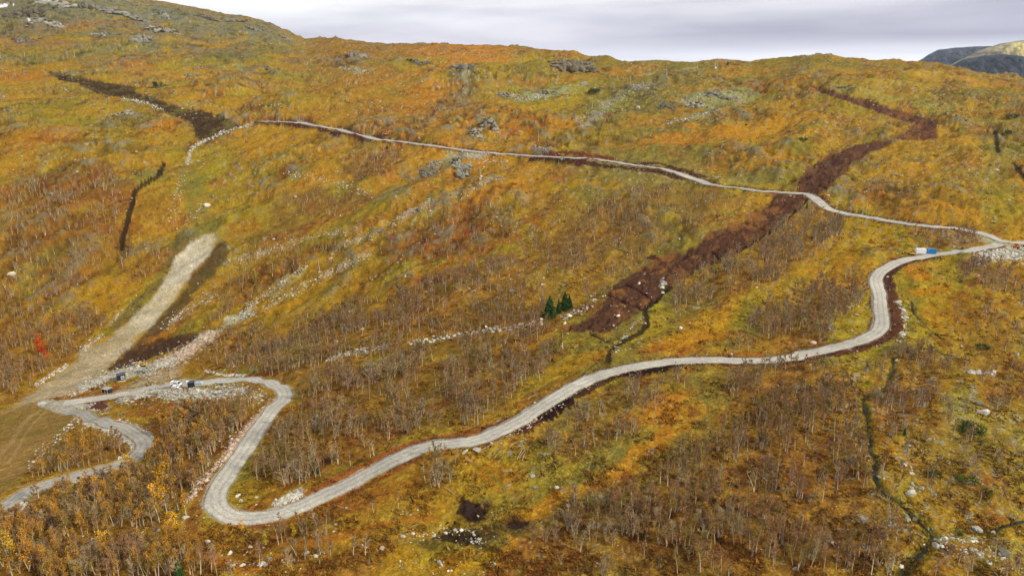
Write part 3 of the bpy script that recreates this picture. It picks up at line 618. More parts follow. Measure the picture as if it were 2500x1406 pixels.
C = lambda *c: np.array(alb(c))
def ground_colour(x, y, z=None):
    n = len(x)
    wx = x + 5 * fbm(x / 16, y / 16, 301, 3) * np.clip(y / 260, .5, 2.5); wy = y + 9 * fbm(x / 18, y / 18, 302, 3) * np.clip(y / 260, .5, 3)
    al, ac = grain(x, y, 48, 2.0)
    big = fbm(al, ac, 31, 4)
    al, ac = grain(x, y, 17, 2.4)
    mid = fbm(al, ac, 41, 5, .55)
    mid2 = fbm(al + 40, ac - 13, 43, 5, .55)
    al, ac = grain(x, y, 4.5, 2.0)
    fin = fbm(al, ac, 51, 5, .6)
    fin2 = fbm(al * 1.3 + 9, ac * 1.3 + 31, 53, 5, .6)
    vf = fbm(x / .9, y / 1.3, 61, 3, .6)
    col = np.empty((n, 3))
    col[:] = C(172, 128, 42)
    def lay(m, c):
        m = np.clip(m, 0, 1)[:, None]
        col[:] = col * (1 - m) + (C(*c) if isinstance(c, tuple) else c) * m
    lay(.8 * sst(-.05, .35, big), (160, 138, 44))
    lay(.75 * sst(.08, .42, mid), (128, 116, 46))
    lay(.7 * sst(.05, .4, mid2), (156, 90, 38))
    # traced patches
    near = 1 - sst(150, 420, y)
    for s, w in zip(SPOTS, _W):
        c0 = w[0]; e1 = (w[1] - w[3]) / 2; e2 = (w[2] - w[4]) / 2
        M = np.array([e1, e2]).T
        det = np.linalg.det(M)
        if abs(det) < 1e-3: continue
        r = (np.hypot(*e1) + np.hypot(*e2)) * 1.7
        idx = np.nonzero((np.abs(wx - c0[0]) < r) & (np.abs(wy - c0[1]) < r))[0]
        if len(idx) == 0: continue
        I = np.linalg.inv(M)
        qx = wx[idx] - c0[0]; qy = wy[idx] - c0[1]
        a = I[0, 0] * qx + I[0, 1] * qy; b = I[1, 0] * qx + I[1, 1] * qy
        d = np.sqrt(a * a + b * b) + .35 * mid[idx] + .3 * fin[idx]
        m = (s[6] * (1 - sst(.55, 1.15, d)))[:, None]
        col[idx] = col[idx] * (1 - m) + C(*s[5]) * m
    # mottling: sedge, heather, moss, dead grass
    rough = np.clip(.40 + 1.25 * mid2 + .35 * big, .07, 1)
    lay(.50 * sst(.02, .5, fin) * rough, col * np.array([.55, .62, .75]))
    lay(.55 * sst(.12, .5, fin2) * rough, (140, 66, 32))
    lay(.45 * sst(.10, .45, -fin2) * (1 - .4 * rough), (186, 160, 60))
    lay(.35 * sst(.15, .5, -fin) * rough, (124, 120, 60))
    # leaf litter and heather on the floor of the birch woods
    for P, de, ks in WDW:
        sd = poly_sd(x, y, P, 8)
        m = sst(-2.5, 4.0, sd + 5 * mid2 + 3 * fin) * min(.72, .36 + 2.4 * de)
        g = sst(-.2, .35, fin2)[:, None]
        lay(m, C(126, 78, 40) * g + C(158, 112, 50) * (1 - g))
    col *= np.array([.95, .99, .77])
    # bare stone showing through
    al, ac = grain(x, y, 3.2, 1.3)
    st = fbm(al, ac, 71, 4, .62)
    stz = np.clip(.25 + 1.2 * fbm(x / 60, y / 60, 73, 3) + .35 * sst(500, 1200, y) + .25 * (x / np.maximum(y, 1) > .42), 0, 1)
    lay(.8 * sst(.40 - .12 * stz, .52 - .1 * stz, st) * sst(.1, .6, stz), (158, 154, 128))
    kn0 = sst(.0, .5, fbm(x / 70, y / 90, 19, 2) + .15)
    # thin dark lips of turf and peat, pale dead grass between
    r1 = 1 - np.abs(vnoise(x / 7 + .8 * fin, y / 9, 81)) * 3.2
    r2 = 1 - np.abs(vnoise(x / 2.6 + .8 * fin2, y / 3.4, 83)) * 3.2
    msk = np.clip(.35 + 1.1 * mid2 - .4 * big, .08, 1)
    lay(.60 * sst(.55, 1, r1) * sst(-.1, .3, fin2) * msk, (74, 54, 34))
    lay(.50 * sst(.5, 1, r2) * sst(-.05, .35, fin) * msk, (84, 62, 36))
    vc = fbm(x / 2.4, y / 3.6, 63, 3, .65)
    col *= (1 + (.62 * vf * (.35 + .65 * near) + .42 * vc) * (.45 + .6 * rough))[:, None]
    wn = vnoise(x / .55, y / .8, 67) * near + vnoise(x / 2.2, y / 4.2, 68) * (1 - near)
    fr = sst(300, 520, y)
    dk = vnoise(x / 3.4 + fin, y / 8.0, 84)
    lay(.75 * fr * sst(.30, .52, dk) * np.clip(.35 + 1.3 * mid2 + .5 * kn0, .1, 1), (62, 54, 36))
    dk2 = vnoise(x / 1.8, y / 5.0, 85)
    lay(.55 * fr * sst(.40, .58, dk2) * np.clip(.3 + 1.2 * mid, .1, 1), (76, 58, 36))
    pl = vnoise(x / 2.2, y / 5.5, 86)
    lay(.65 * fr * sst(.42, .56, pl) * np.clip(.25 + 1.4 * mid2, .08, 1), (186, 180, 146))
    lay(.6 * sst(.46, .56, wn) * (.3 + .5 * stz), (190, 176, 126))
    # knolls of rock and heather standing out of the grass
    kn = sst(.0, .5, fbm(x / 70, y / 90, 19, 2) + .15 * sst(60, 400, y)) * sst(120, 420, y)
    rv = fbm(x / 13, y / 15, 21, 4, .58)
    lay(.62 * kn * sst(.05, .4, rv), (106, 92, 52))
    lay(.55 * kn * sst(.18, .45, rv + .5 * fin2), (148, 144, 118))
    lay(.5 * kn * sst(.0, .35, -rv - .4 * fin), (66, 56, 32))
    aa = x / np.maximum(y, 1)
    mt = sst(-.22, -.34, aa) * sst(620, 950, y)
    lay(.75 * mt * sst(-.15, .35, mid2 + .4 * fin), (122, 118, 88))
    lay(.8 * mt * sst(.05, .3, rv) * sst(800, 1200, y), (118, 122, 112))
    lay(.55 * mt * sst(.1, .35, -rv + .5 * fin2), (60, 62, 48))
    # rubble bands: pale crushed stone between the loose stones
    for L, p, w, nn, sz, tint in RBW:
        if nn < 1.4: continue
        dist = np.median(L[:, 1])
        hw = w * dist / FPX * 1.5
        d, _ = line_d(x, y, L, hw * 1.6)
        q = d / hw + .5 * fin + .35 * vf
        lay(min(.9, .12 + nn * .13) * (1 - sst(.55, 1.1, q)) * (d < hw * 1.5) * (1 if nn > 5 else sst(-.25, .3, mid2 + .8 * fin)), [(186, 178, 152), (164, 162, 148), (192, 168, 140)][tint])
    # tracks and worn ground
    for L, w, c, s in TK:
        d, _ = line_d(x, y, L, w * 2)
        lay(s * (1 - sst(.6, 1.2, d / w + .35 * fin + .2 * vf)) * (d < w * 2), c)
    # groomed field and gravelled ski slope
    sd = poly_sd(x, y, FDW, 3)
    g = np.clip(.5 + 1.1 * mid, 0, 1)[:, None]
    fc = C(156, 122, 68) * (1 - g) + C(132, 110, 50) * g
    fc = fc * (1 + .22 * fin[:, None] + .14 * vf[:, None] + .15 * mid2[:, None])
    lay(.95 * sst(-1.0, 1.5, sd + 1.2 * fin), fc)
    for L, w, c, s in TK[3:5]:
        d, _ = line_d(x, y, L, w * 2.2)
        lay(s * (1 - sst(.5, 1.3, d / w + .3 * fin)) * (d < w * 2), c)
    sd = poly_sd(x, y, SRW, 4)
    lay(.85 * sst(-1.2, 1.6, sd + 3 * fin), C(84, 68, 42) * (1 + .5 * fin2[:, None] + .2 * vf[:, None]))
    sd = poly_sd(x, y, SLLW, 4)
    lay(.7 * sst(-1.2, 1.6, sd + 3 * fin), C(104, 96, 52) * (1 + .4 * fin2[:, None]))
    sd = poly_sd(x, y, SLW, 5)
    w = np.clip(.5 + 1.2 * mid2 + .5 * fin, 0, 1)[:, None]
    dn = sst(215, 330, y)[:, None]
    sc = (C(204, 194, 164) * w + C(172, 156, 116) * (1 - w)) * dn + (C(176, 158, 122) * w + C(156, 136, 92) * (1 - w)) * (1 - dn)
    sc = sc * (1 + .20 * fin2[:, None] + .16 * vf[:, None] + .18 * mid[:, None])
    lay(.97 * sst(-1.0, 1.2, sd + 2.0 * fin), sc)
    # peat and stripped ground
    cols = {'p1': ((94, 60, 48), (128, 90, 50)), 'p2': ((88, 58, 46), (120, 82, 50)), 'p3': ((86, 56, 43), (136, 92, 50)), 'p4': ((66, 48, 34), (104, 96, 50)), 'p5': ((74, 52, 38), (98, 68, 42)),
            'pool1': ((46, 30, 26), (76, 48, 32)), 'pool2': ((50, 34, 30), (78, 60, 44)), 'pile': ((54, 42, 30), (96, 88, 48)), 'spot': ((70, 36, 30), (90, 50, 36)), 'heap': ((96, 56, 42), (110, 64, 44))}
    for k, P in PW.items():
        c1, c2 = cols[k]
        big_ = k in ('p1', 'p2', 'p3', 'p4')
        sd = poly_sd(x, y, P, 4)
        e = 1.1 if k == 'p1' else 1.8 if big_ else 1.5
        g = np.clip(sst(-.05, .45, fin + .7 * mid2) * (.9 if k in ('p3', 'p1', 'p4') else .6), 0, 1)[:, None]
        pc = C(*c1) * (1 - g) + C(*c2) * g
        pc = pc * (1 + .30 * vf[:, None] + .2 * fin2[:, None])
        lay(.96 * sst(-.5 * e, .5 * e, sd + e * (fin * 1.6 + .7 * vf + .8 * mid2 * big_)), pc)
    for L, w, h, c in BK:
        d, _ = line_d(x, y, L, w + 2)
        lay(.95 * (1 - sst(.7, 1.05, d / w + .45 * fin + .35 * vf)) * (d < w * 1.6), C(*c) * (1 + .35 * fin2[:, None] + .35 * vf[:, None]))
    # ditches dug through the peat
    for L in DITCH:
        d, _ = line_d(x, y, L, 2)
        lay(.9 * (1 - sst(.35, .8, d)), (48, 26, 22))
    for si, (L, w) in enumerate(SL):
        d, _ = line_d(x, y, L, w * 4)
        if si in (3, 4, 5, 6):                        # dry rocky runnels
            d, _ = line_d(x, y, L, 6)
            ww = {3: .8, 4: 1.25, 5: 1.2, 6: 1.4}[si]
            lay(.9 * (1 - sst(.7, 1.4, d / ww + 1.0 * fin2 + .6 * vf)) * (d < 5), (44, 34, 26))
            continue
        lay(.95 * (1 - sst(.9, 1.9, d / w + 1.1 * fin + .6 * vf)) * (d < 4 * w), (36, 28, 20))
        lay(.35 * (1 - sst(1.5, 4, d / w)) * (d < 4 * w), (150, 138, 48))
    # gravel spilt beside the roads
    for L, hw in ROADS:
        d, _ = line_d(x, y, L, hw + 1.5)
        lay(.8 * (1 - sst(hw - .1, hw + .7, d + .5 * vf + .7 * fin)) * (d < hw + 1.4), (176, 170, 150))
    # old snow on the mountain
    for s in SNOW:
        d = np.hypot((x - s[0]) / s[2], (y - s[1]) / (s[2] * 2.5)) + .4 * fbm(x / 5, y / 5, 91, 3)
        lay(1 - sst(.8, 1.0, d), (236, 238, 240))
    return np.clip(col, .004, .85)
_s = raycast([5, 70, 100, 30], [16, 47, 33, 14], Hn)
SNOW = [(p[0], p[1], r) for p, r in zip(_s, (5, 1.6, 2, 1.5))]

# ------------------------------------------------------------------ materials
def principled(name, col=None, rough=.9, attr=None, spec=.3, metal=0, detail=None, bump=None, vary=None, trans=0):
    m = bpy.data.materials.new(name)
    m.use_nodes = True
    t = m.node_tree
    b = t.nodes['Principled BSDF']
    b.inputs['Roughness'].default_value = rough
    b.inputs['Specular IOR Level'].default_value = spec
    b.inputs['Metallic'].default_value = metal
    src = None
    if attr:
        a = N(t, 'ShaderNodeAttribute', attribute_name=attr)
        src = a.outputs['Color']
    elif col is not None:
        r = N(t, 'ShaderNodeRGB'); r.outputs[0].default_value = (*col, 1); src = r.outputs[0]
    geo = N(t, 'ShaderNodeNewGeometry')
    if detail:
        for sc_, amt, dist in detail:
            nz = N(t, 'ShaderNodeTexNoise', inp={'Scale': sc_, 'Detail': 3.0, 'Roughness': .65, 'Distortion': dist})
            t.links.new(geo.outputs['Position'], nz.inputs['Vector'])
            f = N(t, 'ShaderNodeMapRange', inp={1: .3, 2: .7, 3: 1 - amt, 4: 1 + amt})
            t.links.new(nz.outputs[0], f.inputs[0])
            src = mixc(t, 1.0, src, f.outputs[0], 'MULTIPLY')
    if vary:
        oi = N(t, 'ShaderNodeObjectInfo')
        f = N(t, 'ShaderNodeMapRange', inp={1: 0, 2: 1, 3: 1 - vary, 4: 1 + vary})
        t.links.new(oi.outputs['Random'], f.inputs[0])
        src = mixc(t, 1.0, src, f.outputs[0], 'MULTIPLY')
    t.links.new(src, b.inputs['Base Color'])
    if bump:
        prev = None
        for sc_, dist in bump:
            nz = N(t, 'ShaderNodeTexNoise', inp={'Scale': sc_, 'Detail': 4.0, 'Roughness': .6})
            t.links.new(geo.outputs['Position'], nz.inputs['Vector'])
            bp = N(t, 'ShaderNodeBump', inp={'Strength': 1.0, 'Distance': dist})
            t.links.new(nz.outputs[0], bp.inputs['Height'])
            if prev: t.links.new(prev, bp.inputs['Normal'])
            prev = bp.outputs[0]
        t.links.new(prev, b.inputs['Normal'])
    return m
M_GROUND = principled('moorland', attr='Col', rough=1.0, spec=.03, detail=[(2.6, .34, .3), (.9, .22, .6), (.3, .14, .4)], bump=[(.45, .8), (2.0, .35)])
M_GRAVEL = principled('gravel', attr='Col', rough=.92, spec=.15, detail=[(3.0, .26, 0), (.8, .16, .5), (.2, .12, .5)], bump=[(2.5, .12)])
M_WATER = principled('dark_water', col=(.012, .014, .012), rough=.35, spec=.18, bump=[(1.2, .05)])
M_PLANT = principled('plant', attr='Col', rough=.85, spec=.1, vary=.22)
M_STONE = principled('stone', attr='Col', rough=.9, spec=.2, detail=[(3.0, .2, .5)], vary=.12)
M_CLIFF = principled('cliff', attr='Col', rough=.92, spec=.15, detail=[(.9, .25, .5)])

# ------------------------------------------------------------------ terrain mesh: one sheet
def build_terrain():
    ac = np.concatenate([np.linspace(-3.2, -.98, 60, endpoint=False), np.linspace(-.98, .98, 1430, endpoint=False), np.linspace(.98, 3.2, 60)])
    ys = [8.0]
    while ys[-1] < 78: ys.append(ys[-1] + 1.0)
    while ys[-1] < 1750:
        Y = ys[-1]; ys.append(Y + min(Y * Y / 65500 * 1.05 + .02, Y * .0052))
    while ys[-1] < 9000: ys.append(ys[-1] * 1.03)
    ys = np.array(ys)
    A, Y = np.meshgrid(ac, ys)
    X = A * Y
    z = H(X.ravel(), Y.ravel())
    V = np.stack([X.ravel(), Y.ravel(), z], 1)
    col = ground_colour(V[:, 0], V[:, 1])
    V[:, 2] += CAMZ
    ny, nx = A.shape
    i = np.arange(ny - 1)[:, None] * nx + np.arange(nx - 1)[None]
    F = np.stack([i, i + 1, i + nx + 1, i + nx], -1).reshape(-1, 4)
    me = make_mesh('ground', V, F, M_GROUND, col, smooth=True)
    return tag(obj('ground', me), 'autumn moorland hillside of orange, olive and rust grass', kind='structure')
GROUND = build_terrain()

def Pz(x, y):
    return H(x, y) + CAMZ
# ------------------------------------------------------------------ roads
def build_road(name, L, hw, label, tone=1.0, seed=1):
    P = catmull(L[::2] if len(L) > 12 else L, 1.6)
    T = np.gradient(P[:, :2], axis=0); T /= np.linalg.norm(T, axis=1)[:, None] + 1e-9
    Nn = np.stack([-T[:, 1], T[:, 0]], 1)
    # no folding on tight bends: smooth the normals
    for k in (0, 1): Nn[:, k] = smooth1(Nn[:, k], 5)
    prof = [(-1.12, -.45), (-1.0, -.02), (-.8, .05), (-.5, .05), (-.38, .02), (-.15, .07), (.15, .07), (.38, .02), (.5, .05), (.8, .05), (1.0, -.02), (1.12, -.45)]
    s = np.arange(len(P))
    wl = 1 + .16 * vnoise(s / 9.0, s * 0 + 5, seed) + .16 * vnoise(s / 2.7, s * 0 + 8, seed + 1) + .07 * vnoise(s / 1.7, s * 0 + 3, seed + 5); wr = 1 + .16 * vnoise(s / 9.0, s * 0 + 15, seed + 2) + .16 * vnoise(s / 2.7, s * 0 + 18, seed + 3) + .07 * vnoise(s / 1.7, s * 0 + 13, seed + 6)
    V = []; Cc = []
    for f, dz in prof:
        k = (wl if f < 0 else wr) * hw * f
        V.append(np.stack([P[:, 0] + Nn[:, 0] * k, P[:, 1] + Nn[:, 1] * k, P[:, 2] + dz + CAMZ], 1))
        base = C(176, 170, 152) if abs(f) > .2 and abs(f) < .45 else C(196, 190, 172)
        if abs(f) > .9: base = C(168, 160, 140)
        q = 1 + .07 * fbm(V[-1][:, 0] / 4, V[-1][:, 1] / 4, 5, 3) + .22 * fbm(V[-1][:, 0] / 22, V[-1][:, 1] / 22, 6, 3)
        Cc.append(base[None] * q[:, None] * tone)
    V = np.stack(V, 1); Cc = np.stack(Cc, 1)
    n, k = V.shape[:2]
    i = np.arange(n - 1)[:, None] * k + np.arange(k - 1)[None]
    F = np.stack([i, i + k, i + k + 1, i + 1], -1).reshape(-1, 4)
    me = make_mesh(name, V.reshape(-1, 3), F, M_GRAVEL, Cc.reshape(-1, 3), smooth=True)
    return tag(obj(name, me), label, kind='structure')
build_road('road', RA, HW['A'], 'upper gravel road crossing the hillside below the ridge', .97, 11)
build_road('road', RB, HW['B'], 'lower gravel road with the hairpin bend', 1.0, 21)
RC[:, 2] += 0.0
build_road('road', RC, HW['C'], 'gravel access road curving through the lower left corner', .80, 31)
for si, (L, w) in enumerate(SL):
    if si in (3, 4, 5, 6): continue
    P = catmull(L, 1.0)
    T = np.gradient(P[:, :2], axis=0); T /= np.linalg.norm(T, axis=1)[:, None] + 1e-9
    s = np.arange(len(P)); ww = w * .55 * np.clip(.7 + 1.7 * vnoise(s / 4.0, s * 0 + .5, int(w * 100)), .25, 1.9)
    V = np.concatenate([np.stack([P[:, 0] - T[:, 1] * k * ww, P[:, 1] + T[:, 0] * k * ww], 1) for k in (1, -1)])
    zc = H(P[:, 0], P[:, 1]) + CAMZ + .08 * w + .03
    V = np.column_stack([V, np.concatenate([zc, zc])])
    n = len(P); i = np.arange(n - 1)
    F = np.stack([i, i + 1, i + n + 1, i + n], 1)
    tag(obj('stream', make_mesh('stream', V, F, M_WATER)), 'narrow dark stream cutting down through the moor', kind='structure')
rng = np.random.default_rng(7)
def in_frame(P, mu=30, mv=40):
    u, v, w = project(P)
    return (w > 5) & (u > -mu) & (u < 2500 + mu) & (v > -mv) & (v < 1406 + mv), u, v, w
def road_clear(x, y, extra):
    ok = np.ones(len(x), bool)
    for L, hw in ROADS:
        d, _ = line_d(x, y, L, hw + np.max(extra) + 1)
        ok &= d > hw + extra
    return ok
# ------------------------------------------------------------------ stones
def ico(sub):
    t = (1 + 5 ** .5) / 2
    V = [(-1,t,0),(1,t,0),(-1,-t,0),(1,-t,0),(0,-1,t),(0,1,t),(0,-1,-t),(0,1,-t),(t,0,-1),(t,0,1),(-t,0,-1),(-t,0,1)]
    F = [(0,11,5),(0,5,1),(0,1,7),(0,7,10),(0,10,11),(1,5,9),(5,11,4),(11,10,2),(10,7,6),(7,1,8),(3,9,4),(3,4,2),(3,2,6),(3,6,8),(3,8,9),(4,9,5),(2,4,11),(6,2,10),(8,6,7),(9,8,1)]
    V = [np.array(v, float) / np.linalg.norm(v) for v in V]
    for _ in range(sub):
        mid = {}; F2 = []
        def m(a, b):
            k = (min(a, b), max(a, b))
            if k not in mid:
                q = V[a] + V[b]; V.append(q / np.linalg.norm(q)); mid[k] = len(V) - 1
            return mid[k]
        for a, b, c in F:
            ab, bc, ca = m(a, b), m(b, c), m(c, a)
            F2 += [(a, ab, ca), (b, bc, ab), (c, ca, bc), (ab, bc, ca)]
        F = F2
    return np.array(V), np.array(F)
def rock_shape(sub, seed):
    V, F = ico(sub)
    r = np.random.default_rng(seed)
    V = V * (1 + .10 * r.standard_normal((len(V), 1)))
    for _ in range(7):                                   # flat broken faces
        n = r.standard_normal(3); n /= np.linalg.norm(n)
        d = r.uniform(.55, .85)
        k = V @ n
        V = np.where((k > d)[:, None], V - n * (k - d)[:, None], V)
    V = V * np.array([1, r.uniform(.6, .95), r.uniform(.5, .8)])
    V[:, 2] += .25
    return V, F
TINT = {0: [(226, 220, 200), (206, 198, 174), (234, 228, 210), (176, 168, 144)], 1: [(196, 190, 168), (210, 204, 184), (170, 164, 144), (222, 216, 198)], 2: [(212, 184, 158), (202, 170, 140), (186, 160, 134), (220, 200, 176)], 3: [(184, 180, 152), (160, 158, 132), (200, 196, 172), (146, 142, 118)]}
stones = []      # x, y, size, tint, zone
ZONES = {0: 'rubble', 1: 'moor'}
zlab = []
def zone(txt):
    zlab.append(txt); return len(zlab) - 1
def rubble_name(u, v):
    if v < 300: return ('upper slope beside the dark stripped strip on the left' if u < 620 else 'scree among the lift masts near the ridge' if u < 1650 else 'grey scree on the upper right hill')
    if u > 2300 and 600 < v < 660: return 'big pale boulder pile at the road junction on the right'
    if v < 440: return 'scree below the upper gravel road' if u > 900 else 'white stone line left of the upper road end'
    if v < 480 and u > 1000: return 'loose white stones near the lift mast below the upper road'
    if u < 620 and v < 600: return 'white stone line above the groomed ski slope'
    if 380 < u < 560 and v < 830 and v > 690: return 'stones along the right side of the ski slope'
    if u < 360 and v < 960 and v > 740: return 'stone edging left of the groomed ski slope' if u < 260 else 'pale rubble bank around the black hut'
    if u < 560 and 800 < v < 925: return 'pale blasted rock above the construction yard'
    if u < 700 and 925 < v < 990 and u > 270: return 'rock embankment below the construction yard'
    if u < 700 and v > 990 and u > 440 and v < 1240: return 'pinkish rubble left of the road above the hairpin'
    if 660 < u < 760 and v > 1190 and v < 1250: return 'white stone heap inside the hairpin bend'
    if u < 440 and v > 960: return 'stone edging of the access road in the lower left'
    if u < 1000 and v < 800: return 'long diagonal rubble ridges of the lift line'
    if u < 1000 and v < 940: return 'low white stone wall among birches'
    if 1000 <= u < 1480 and v < 860: return 'pale boulders left of the brown peat strip'
    if 1580 < u < 1650 and v < 720: return 'white stone heap at the right edge of the peat strip'
    if 2170 < u < 2230 and v < 860: return 'pale stones outside the sharp road bend on the right'
    if v > 1250: return 'stones along the bottom edge of the moor'
    return 'stones on the moor'
for L, p, w, nn, sz, tint in RBW:
    q = dens(p, 1.0); n = int(len(q) * nn)
    t = rng.integers(0, len(q), n)
    uu = q[t, 0] + rng.normal(0, w * .55, n); vv = q[t, 1] + rng.normal(0, w * .55, n)
    P = raycast(uu, vv, H)
    s = sz * rng.lognormal(0, .62, n) * .56 * (1 + .35 * sst(300, 550, P[:, 1]))
    s = np.minimum(s, sz * 1.25 + .1)
    z = zone(rubble_name(np.mean([a[0] for a in p]), np.mean([a[1] for a in p])))
    for a, b in zip(P, s): stones.append((a[0], a[1], b, tint, z))
# scattered stones over the moor
def scatter(n, box, size, tint, thr, seed, label, sc=30):
    z = zone(label)
    u = rng.uniform(box[0], box[2], n); v = rng.uniform(box[1], box[3], n)
    P = raycast(u, v, H)
    k = fbm(P[:, 0] / sc, P[:, 1] / sc, seed, 3) > thr
    P = P[k]; s = size * .85 * rng.lognormal(0, .5, len(P))
    for a, b in zip(P, s): stones.append((a[0], a[1], b, tint, z))
scatter(2600, (0, 105, 2500, 300), .95, 3, .05, 401, 'stones on the upper moor below the ridge', 60)
scatter(1500, (0, 300, 2500, 500), .62, 3, .05, 402, 'stones on the moor around the upper road', 40)
scatter(900, (1900, 150, 2500, 620), .7, 3, .0, 403, 'stones on the right hillside', 40)
scatter(700, (560, 420, 1700, 860), .38, 0, .05, 404, 'stones in the birch slope of the middle', 25)
scatter(900, (900, 480, 1350, 720), .42, 3, -.02, 414, 'grey stones among the rust coloured shrubs', 20)
scatter(420, (0, 420, 560, 960), .4, 3, .0, 405, 'stones on the left slope', 25)
scatter(550, (2150, 700, 2500, 1300), .3, 3, -.05, 406, 'grey stones on the rocky moor right of the stream', 14)
scatter(400, (1250, 900, 2300, 1406), .2, 1, .05, 407, 'stones in the lower right birch wood', 12)
scatter(700, (180, 1000, 700, 1406), .24, 1, .0, 408, 'stones in the lower left birch wood', 10)
scatter(450, (560, 1240, 1300, 1406), .17, 0, .08, 409, 'small white stones near the dark peat pools', 8)
scatter(900, (1400, 470, 2200, 900), .3, 0, .15, 410, 'small stones around the peat strip', 14)
scatter(500, (2000, 1080, 2500, 1406), .2, 3, .0, 412, 'stones beside the stream in the lower right', 8)
# stones in the peat banks
z_ = zone('small stones in the dark peat bank beside the road')
for L, w, h, c in BK:
    if c[0] > 150: continue
    n = int(np.hypot(*np.diff(L[:, :2], axis=0).T).sum() * .9)
    i = rng.integers(0, len(L), n)
    for k in i: stones.append((L[k, 0] + rng.normal(0, w * .5), L[k, 1] + rng.normal(0, w * .5), .22 * rng.lognormal(0, .45), 2 if rng.random() < .6 else 0, z_))
z_ = zone('small stones lying on the stripped peat')
for k_ in ('p3', 'p2', 'p1', 'p4', 'p5'):
    P = PW[k_]; lo, hi = P.min(0), P.max(0)
    q = rng.uniform(lo, hi, (int(np.prod(hi - lo) * .02), 2)); q = q[poly_sd(q[:, 0], q[:, 1], P, 1) > 0]
    for a in q[:260]: stones.append((a[0], a[1], .2 * rng.lognormal(0, .4), 0, z_))
ST = np.array(stones)
clear = road_clear(ST[:, 0], ST[:, 1], .1 + ST[:, 2])
keepS = clear | (rng.random(len(ST)) < .0)
ST = ST[keepS]
ST[:, 2] = np.minimum(ST[:, 2], .75 + .0007 * ST[:, 1])
zS = Pz(ST[:, 0], ST[:, 1])

# prominent boulders, each described
BOULDERS = [ # u, v, width px, tint, label
 (2222,1206,28,1,'large grey slab of rock leaning above the stream bend in the lower right'),
 (2250,1194,14,0,'pale boulder just right of the leaning grey slab near the stream'),
 (2388,1293,30,1,'rounded grey boulder on the right beside the stony stream bank'),
 (2284,1333,24,0,'white boulder at the stony bend of the dark stream'),
 (2198,1384,20,0,'white rounded boulder at the bottom left of the stream'),
 (1075,1376,22,0,'bright white boulder in a dark puddle at the bottom of the meadow'),
 (932,1340,18,2,'pinkish white boulder standing alone near the bottom edge'),
 (1165,1100,24,0,'cream boulder at the lower edge of the road near the slash pile'),
 (1135,1104,20,1,'grey boulder beside the cream boulder below the road shoulder'),
 (1308,1024,11,2,'pink boulder in the dark peat bank of the rising road'),
 (562,1350,16,0,'white split boulder on the worn track left of the bottom centre'),
 (507,1322,14,0,'small white boulder on the worn track below the hairpin'),
 (1300,1163,18,1,'grey mossy boulder in the open meadow below the road'),
 (1304,1190,14,1,'smaller grey boulder below the mossy meadow boulder'),
 (1498,1222,16,1,'grey boulder under the crooked birch in the lower middle'),
 (2175,1282,26,1,'tall grey outcrop with streaks left of the lower stream'),
 (2160,1308,18,1,'grey rock below the streaked outcrop left of the stream'),
 (1986,982,12,1,'lone grey rock on the grass in the lower right wood'),
 (2082,930,18,1,'flat grey rock above the bright moss patch by the stream'),
 (1978,892,14,2,'pink boulder just below the middle of the lower road'),
 (1985,838,18,2,'pair like pink boulder above the lower road edge'),
 (2025,800,30,1,'broad grey boulder beside the birch grove above the lower road'),
 (2090,770,16,1,'light grey boulder among thin birches left of the sharp bend'),
 (1785,866,12,0,'white stone on the upper shoulder of the flat lower road'),
 (1945,862,12,0,'white block on the upper shoulder of the lower road'),
 (2120,1086,14,1,'grey rock at the edge of the dark stream in the right wood'),
 (2200,980,16,1,'grey boulder standing in the orange grass near the right wood'),
 (2390,985,20,1,'grey boulder on the rocky moor above the bush pine'),
 (505,502,16,0,'large white boulder below the dark crack on the upper left slope'),
 (520,480,12,1,'grey boulder beside the dark crack on the upper left slope'),
 (28,670,20,1,'greenish grey boulder at the left edge of the slope'),
 (125,475,14,1,'grey boulder in the rust shrubs of the left slope'),
 (2290,598,1,1,''),
 (2290,613,14,1,'grey boulder on the verge right of the blue tank'),
 (1557,267,18,1,'tall grey block standing on the upper hillside near the masts'),
 (1426,208,20,1,'grey rock knob on the upper slope near the ridge'),
 (1175,432,9,0,'white boulder right of the lift mast below the upper road'),
 (1237,408,9,0,'white boulder on the green slope below the upper road'),
 (2432,418,16,1,'grey boulder on the far right slope above the gully'),
 (960,1330,1,1,''),
 (1720,1284,18,1,'pale rock half hidden among the lower right birches'),
 (1862,1262,16,1,'upright grey stone in the lower right birches'),
 (2033,1326,14,0,'small white boulder in the grass of the lower right wood'),
 (1940,1388,16,1,'grey white boulder at the bottom edge right of centre'),
 (735,1293,10,0,'white rock on the slope just below the hairpin straight'),
 (1560,693,12,0,'pale boulder at the upper edge of the peat strip'),
 (1618,716,10,0,'single white boulder below the heap on the peat strip edge'),
 (2452,1352,30,1,'long pale rock slab in the bottom right corner'),
 (2400,1010,30,0,'pale lichen covered slab above the dwarf pine'),
 (845,1240,10,2,'pink rock below the road straight after the hairpin'),
]
rock_meshes = []
for k in range(10):
    V, F = rock_shape(2, 100 + k)
    rock_meshes.append((V, F))
rock_me = {}
def rock_mesh(k, tint):
    if (k, tint) not in rock_me:
        V, F = rock_meshes[k]
        r = np.random.default_rng(k * 7 + tint)
        c = alb(TINT[tint][k % 4])
        top = np.clip(V[:, 2:3] * .5 + .6, .5, 1.15)
        col = np.tile(c, (len(V), 1)) * (1 + .10 * r.standard_normal((len(V), 1)))
        rock_me[(k, tint)] = make_mesh('boulder', V, F, M_STONE, np.clip(col, 0, .85))
    return rock_me[(k, tint)]
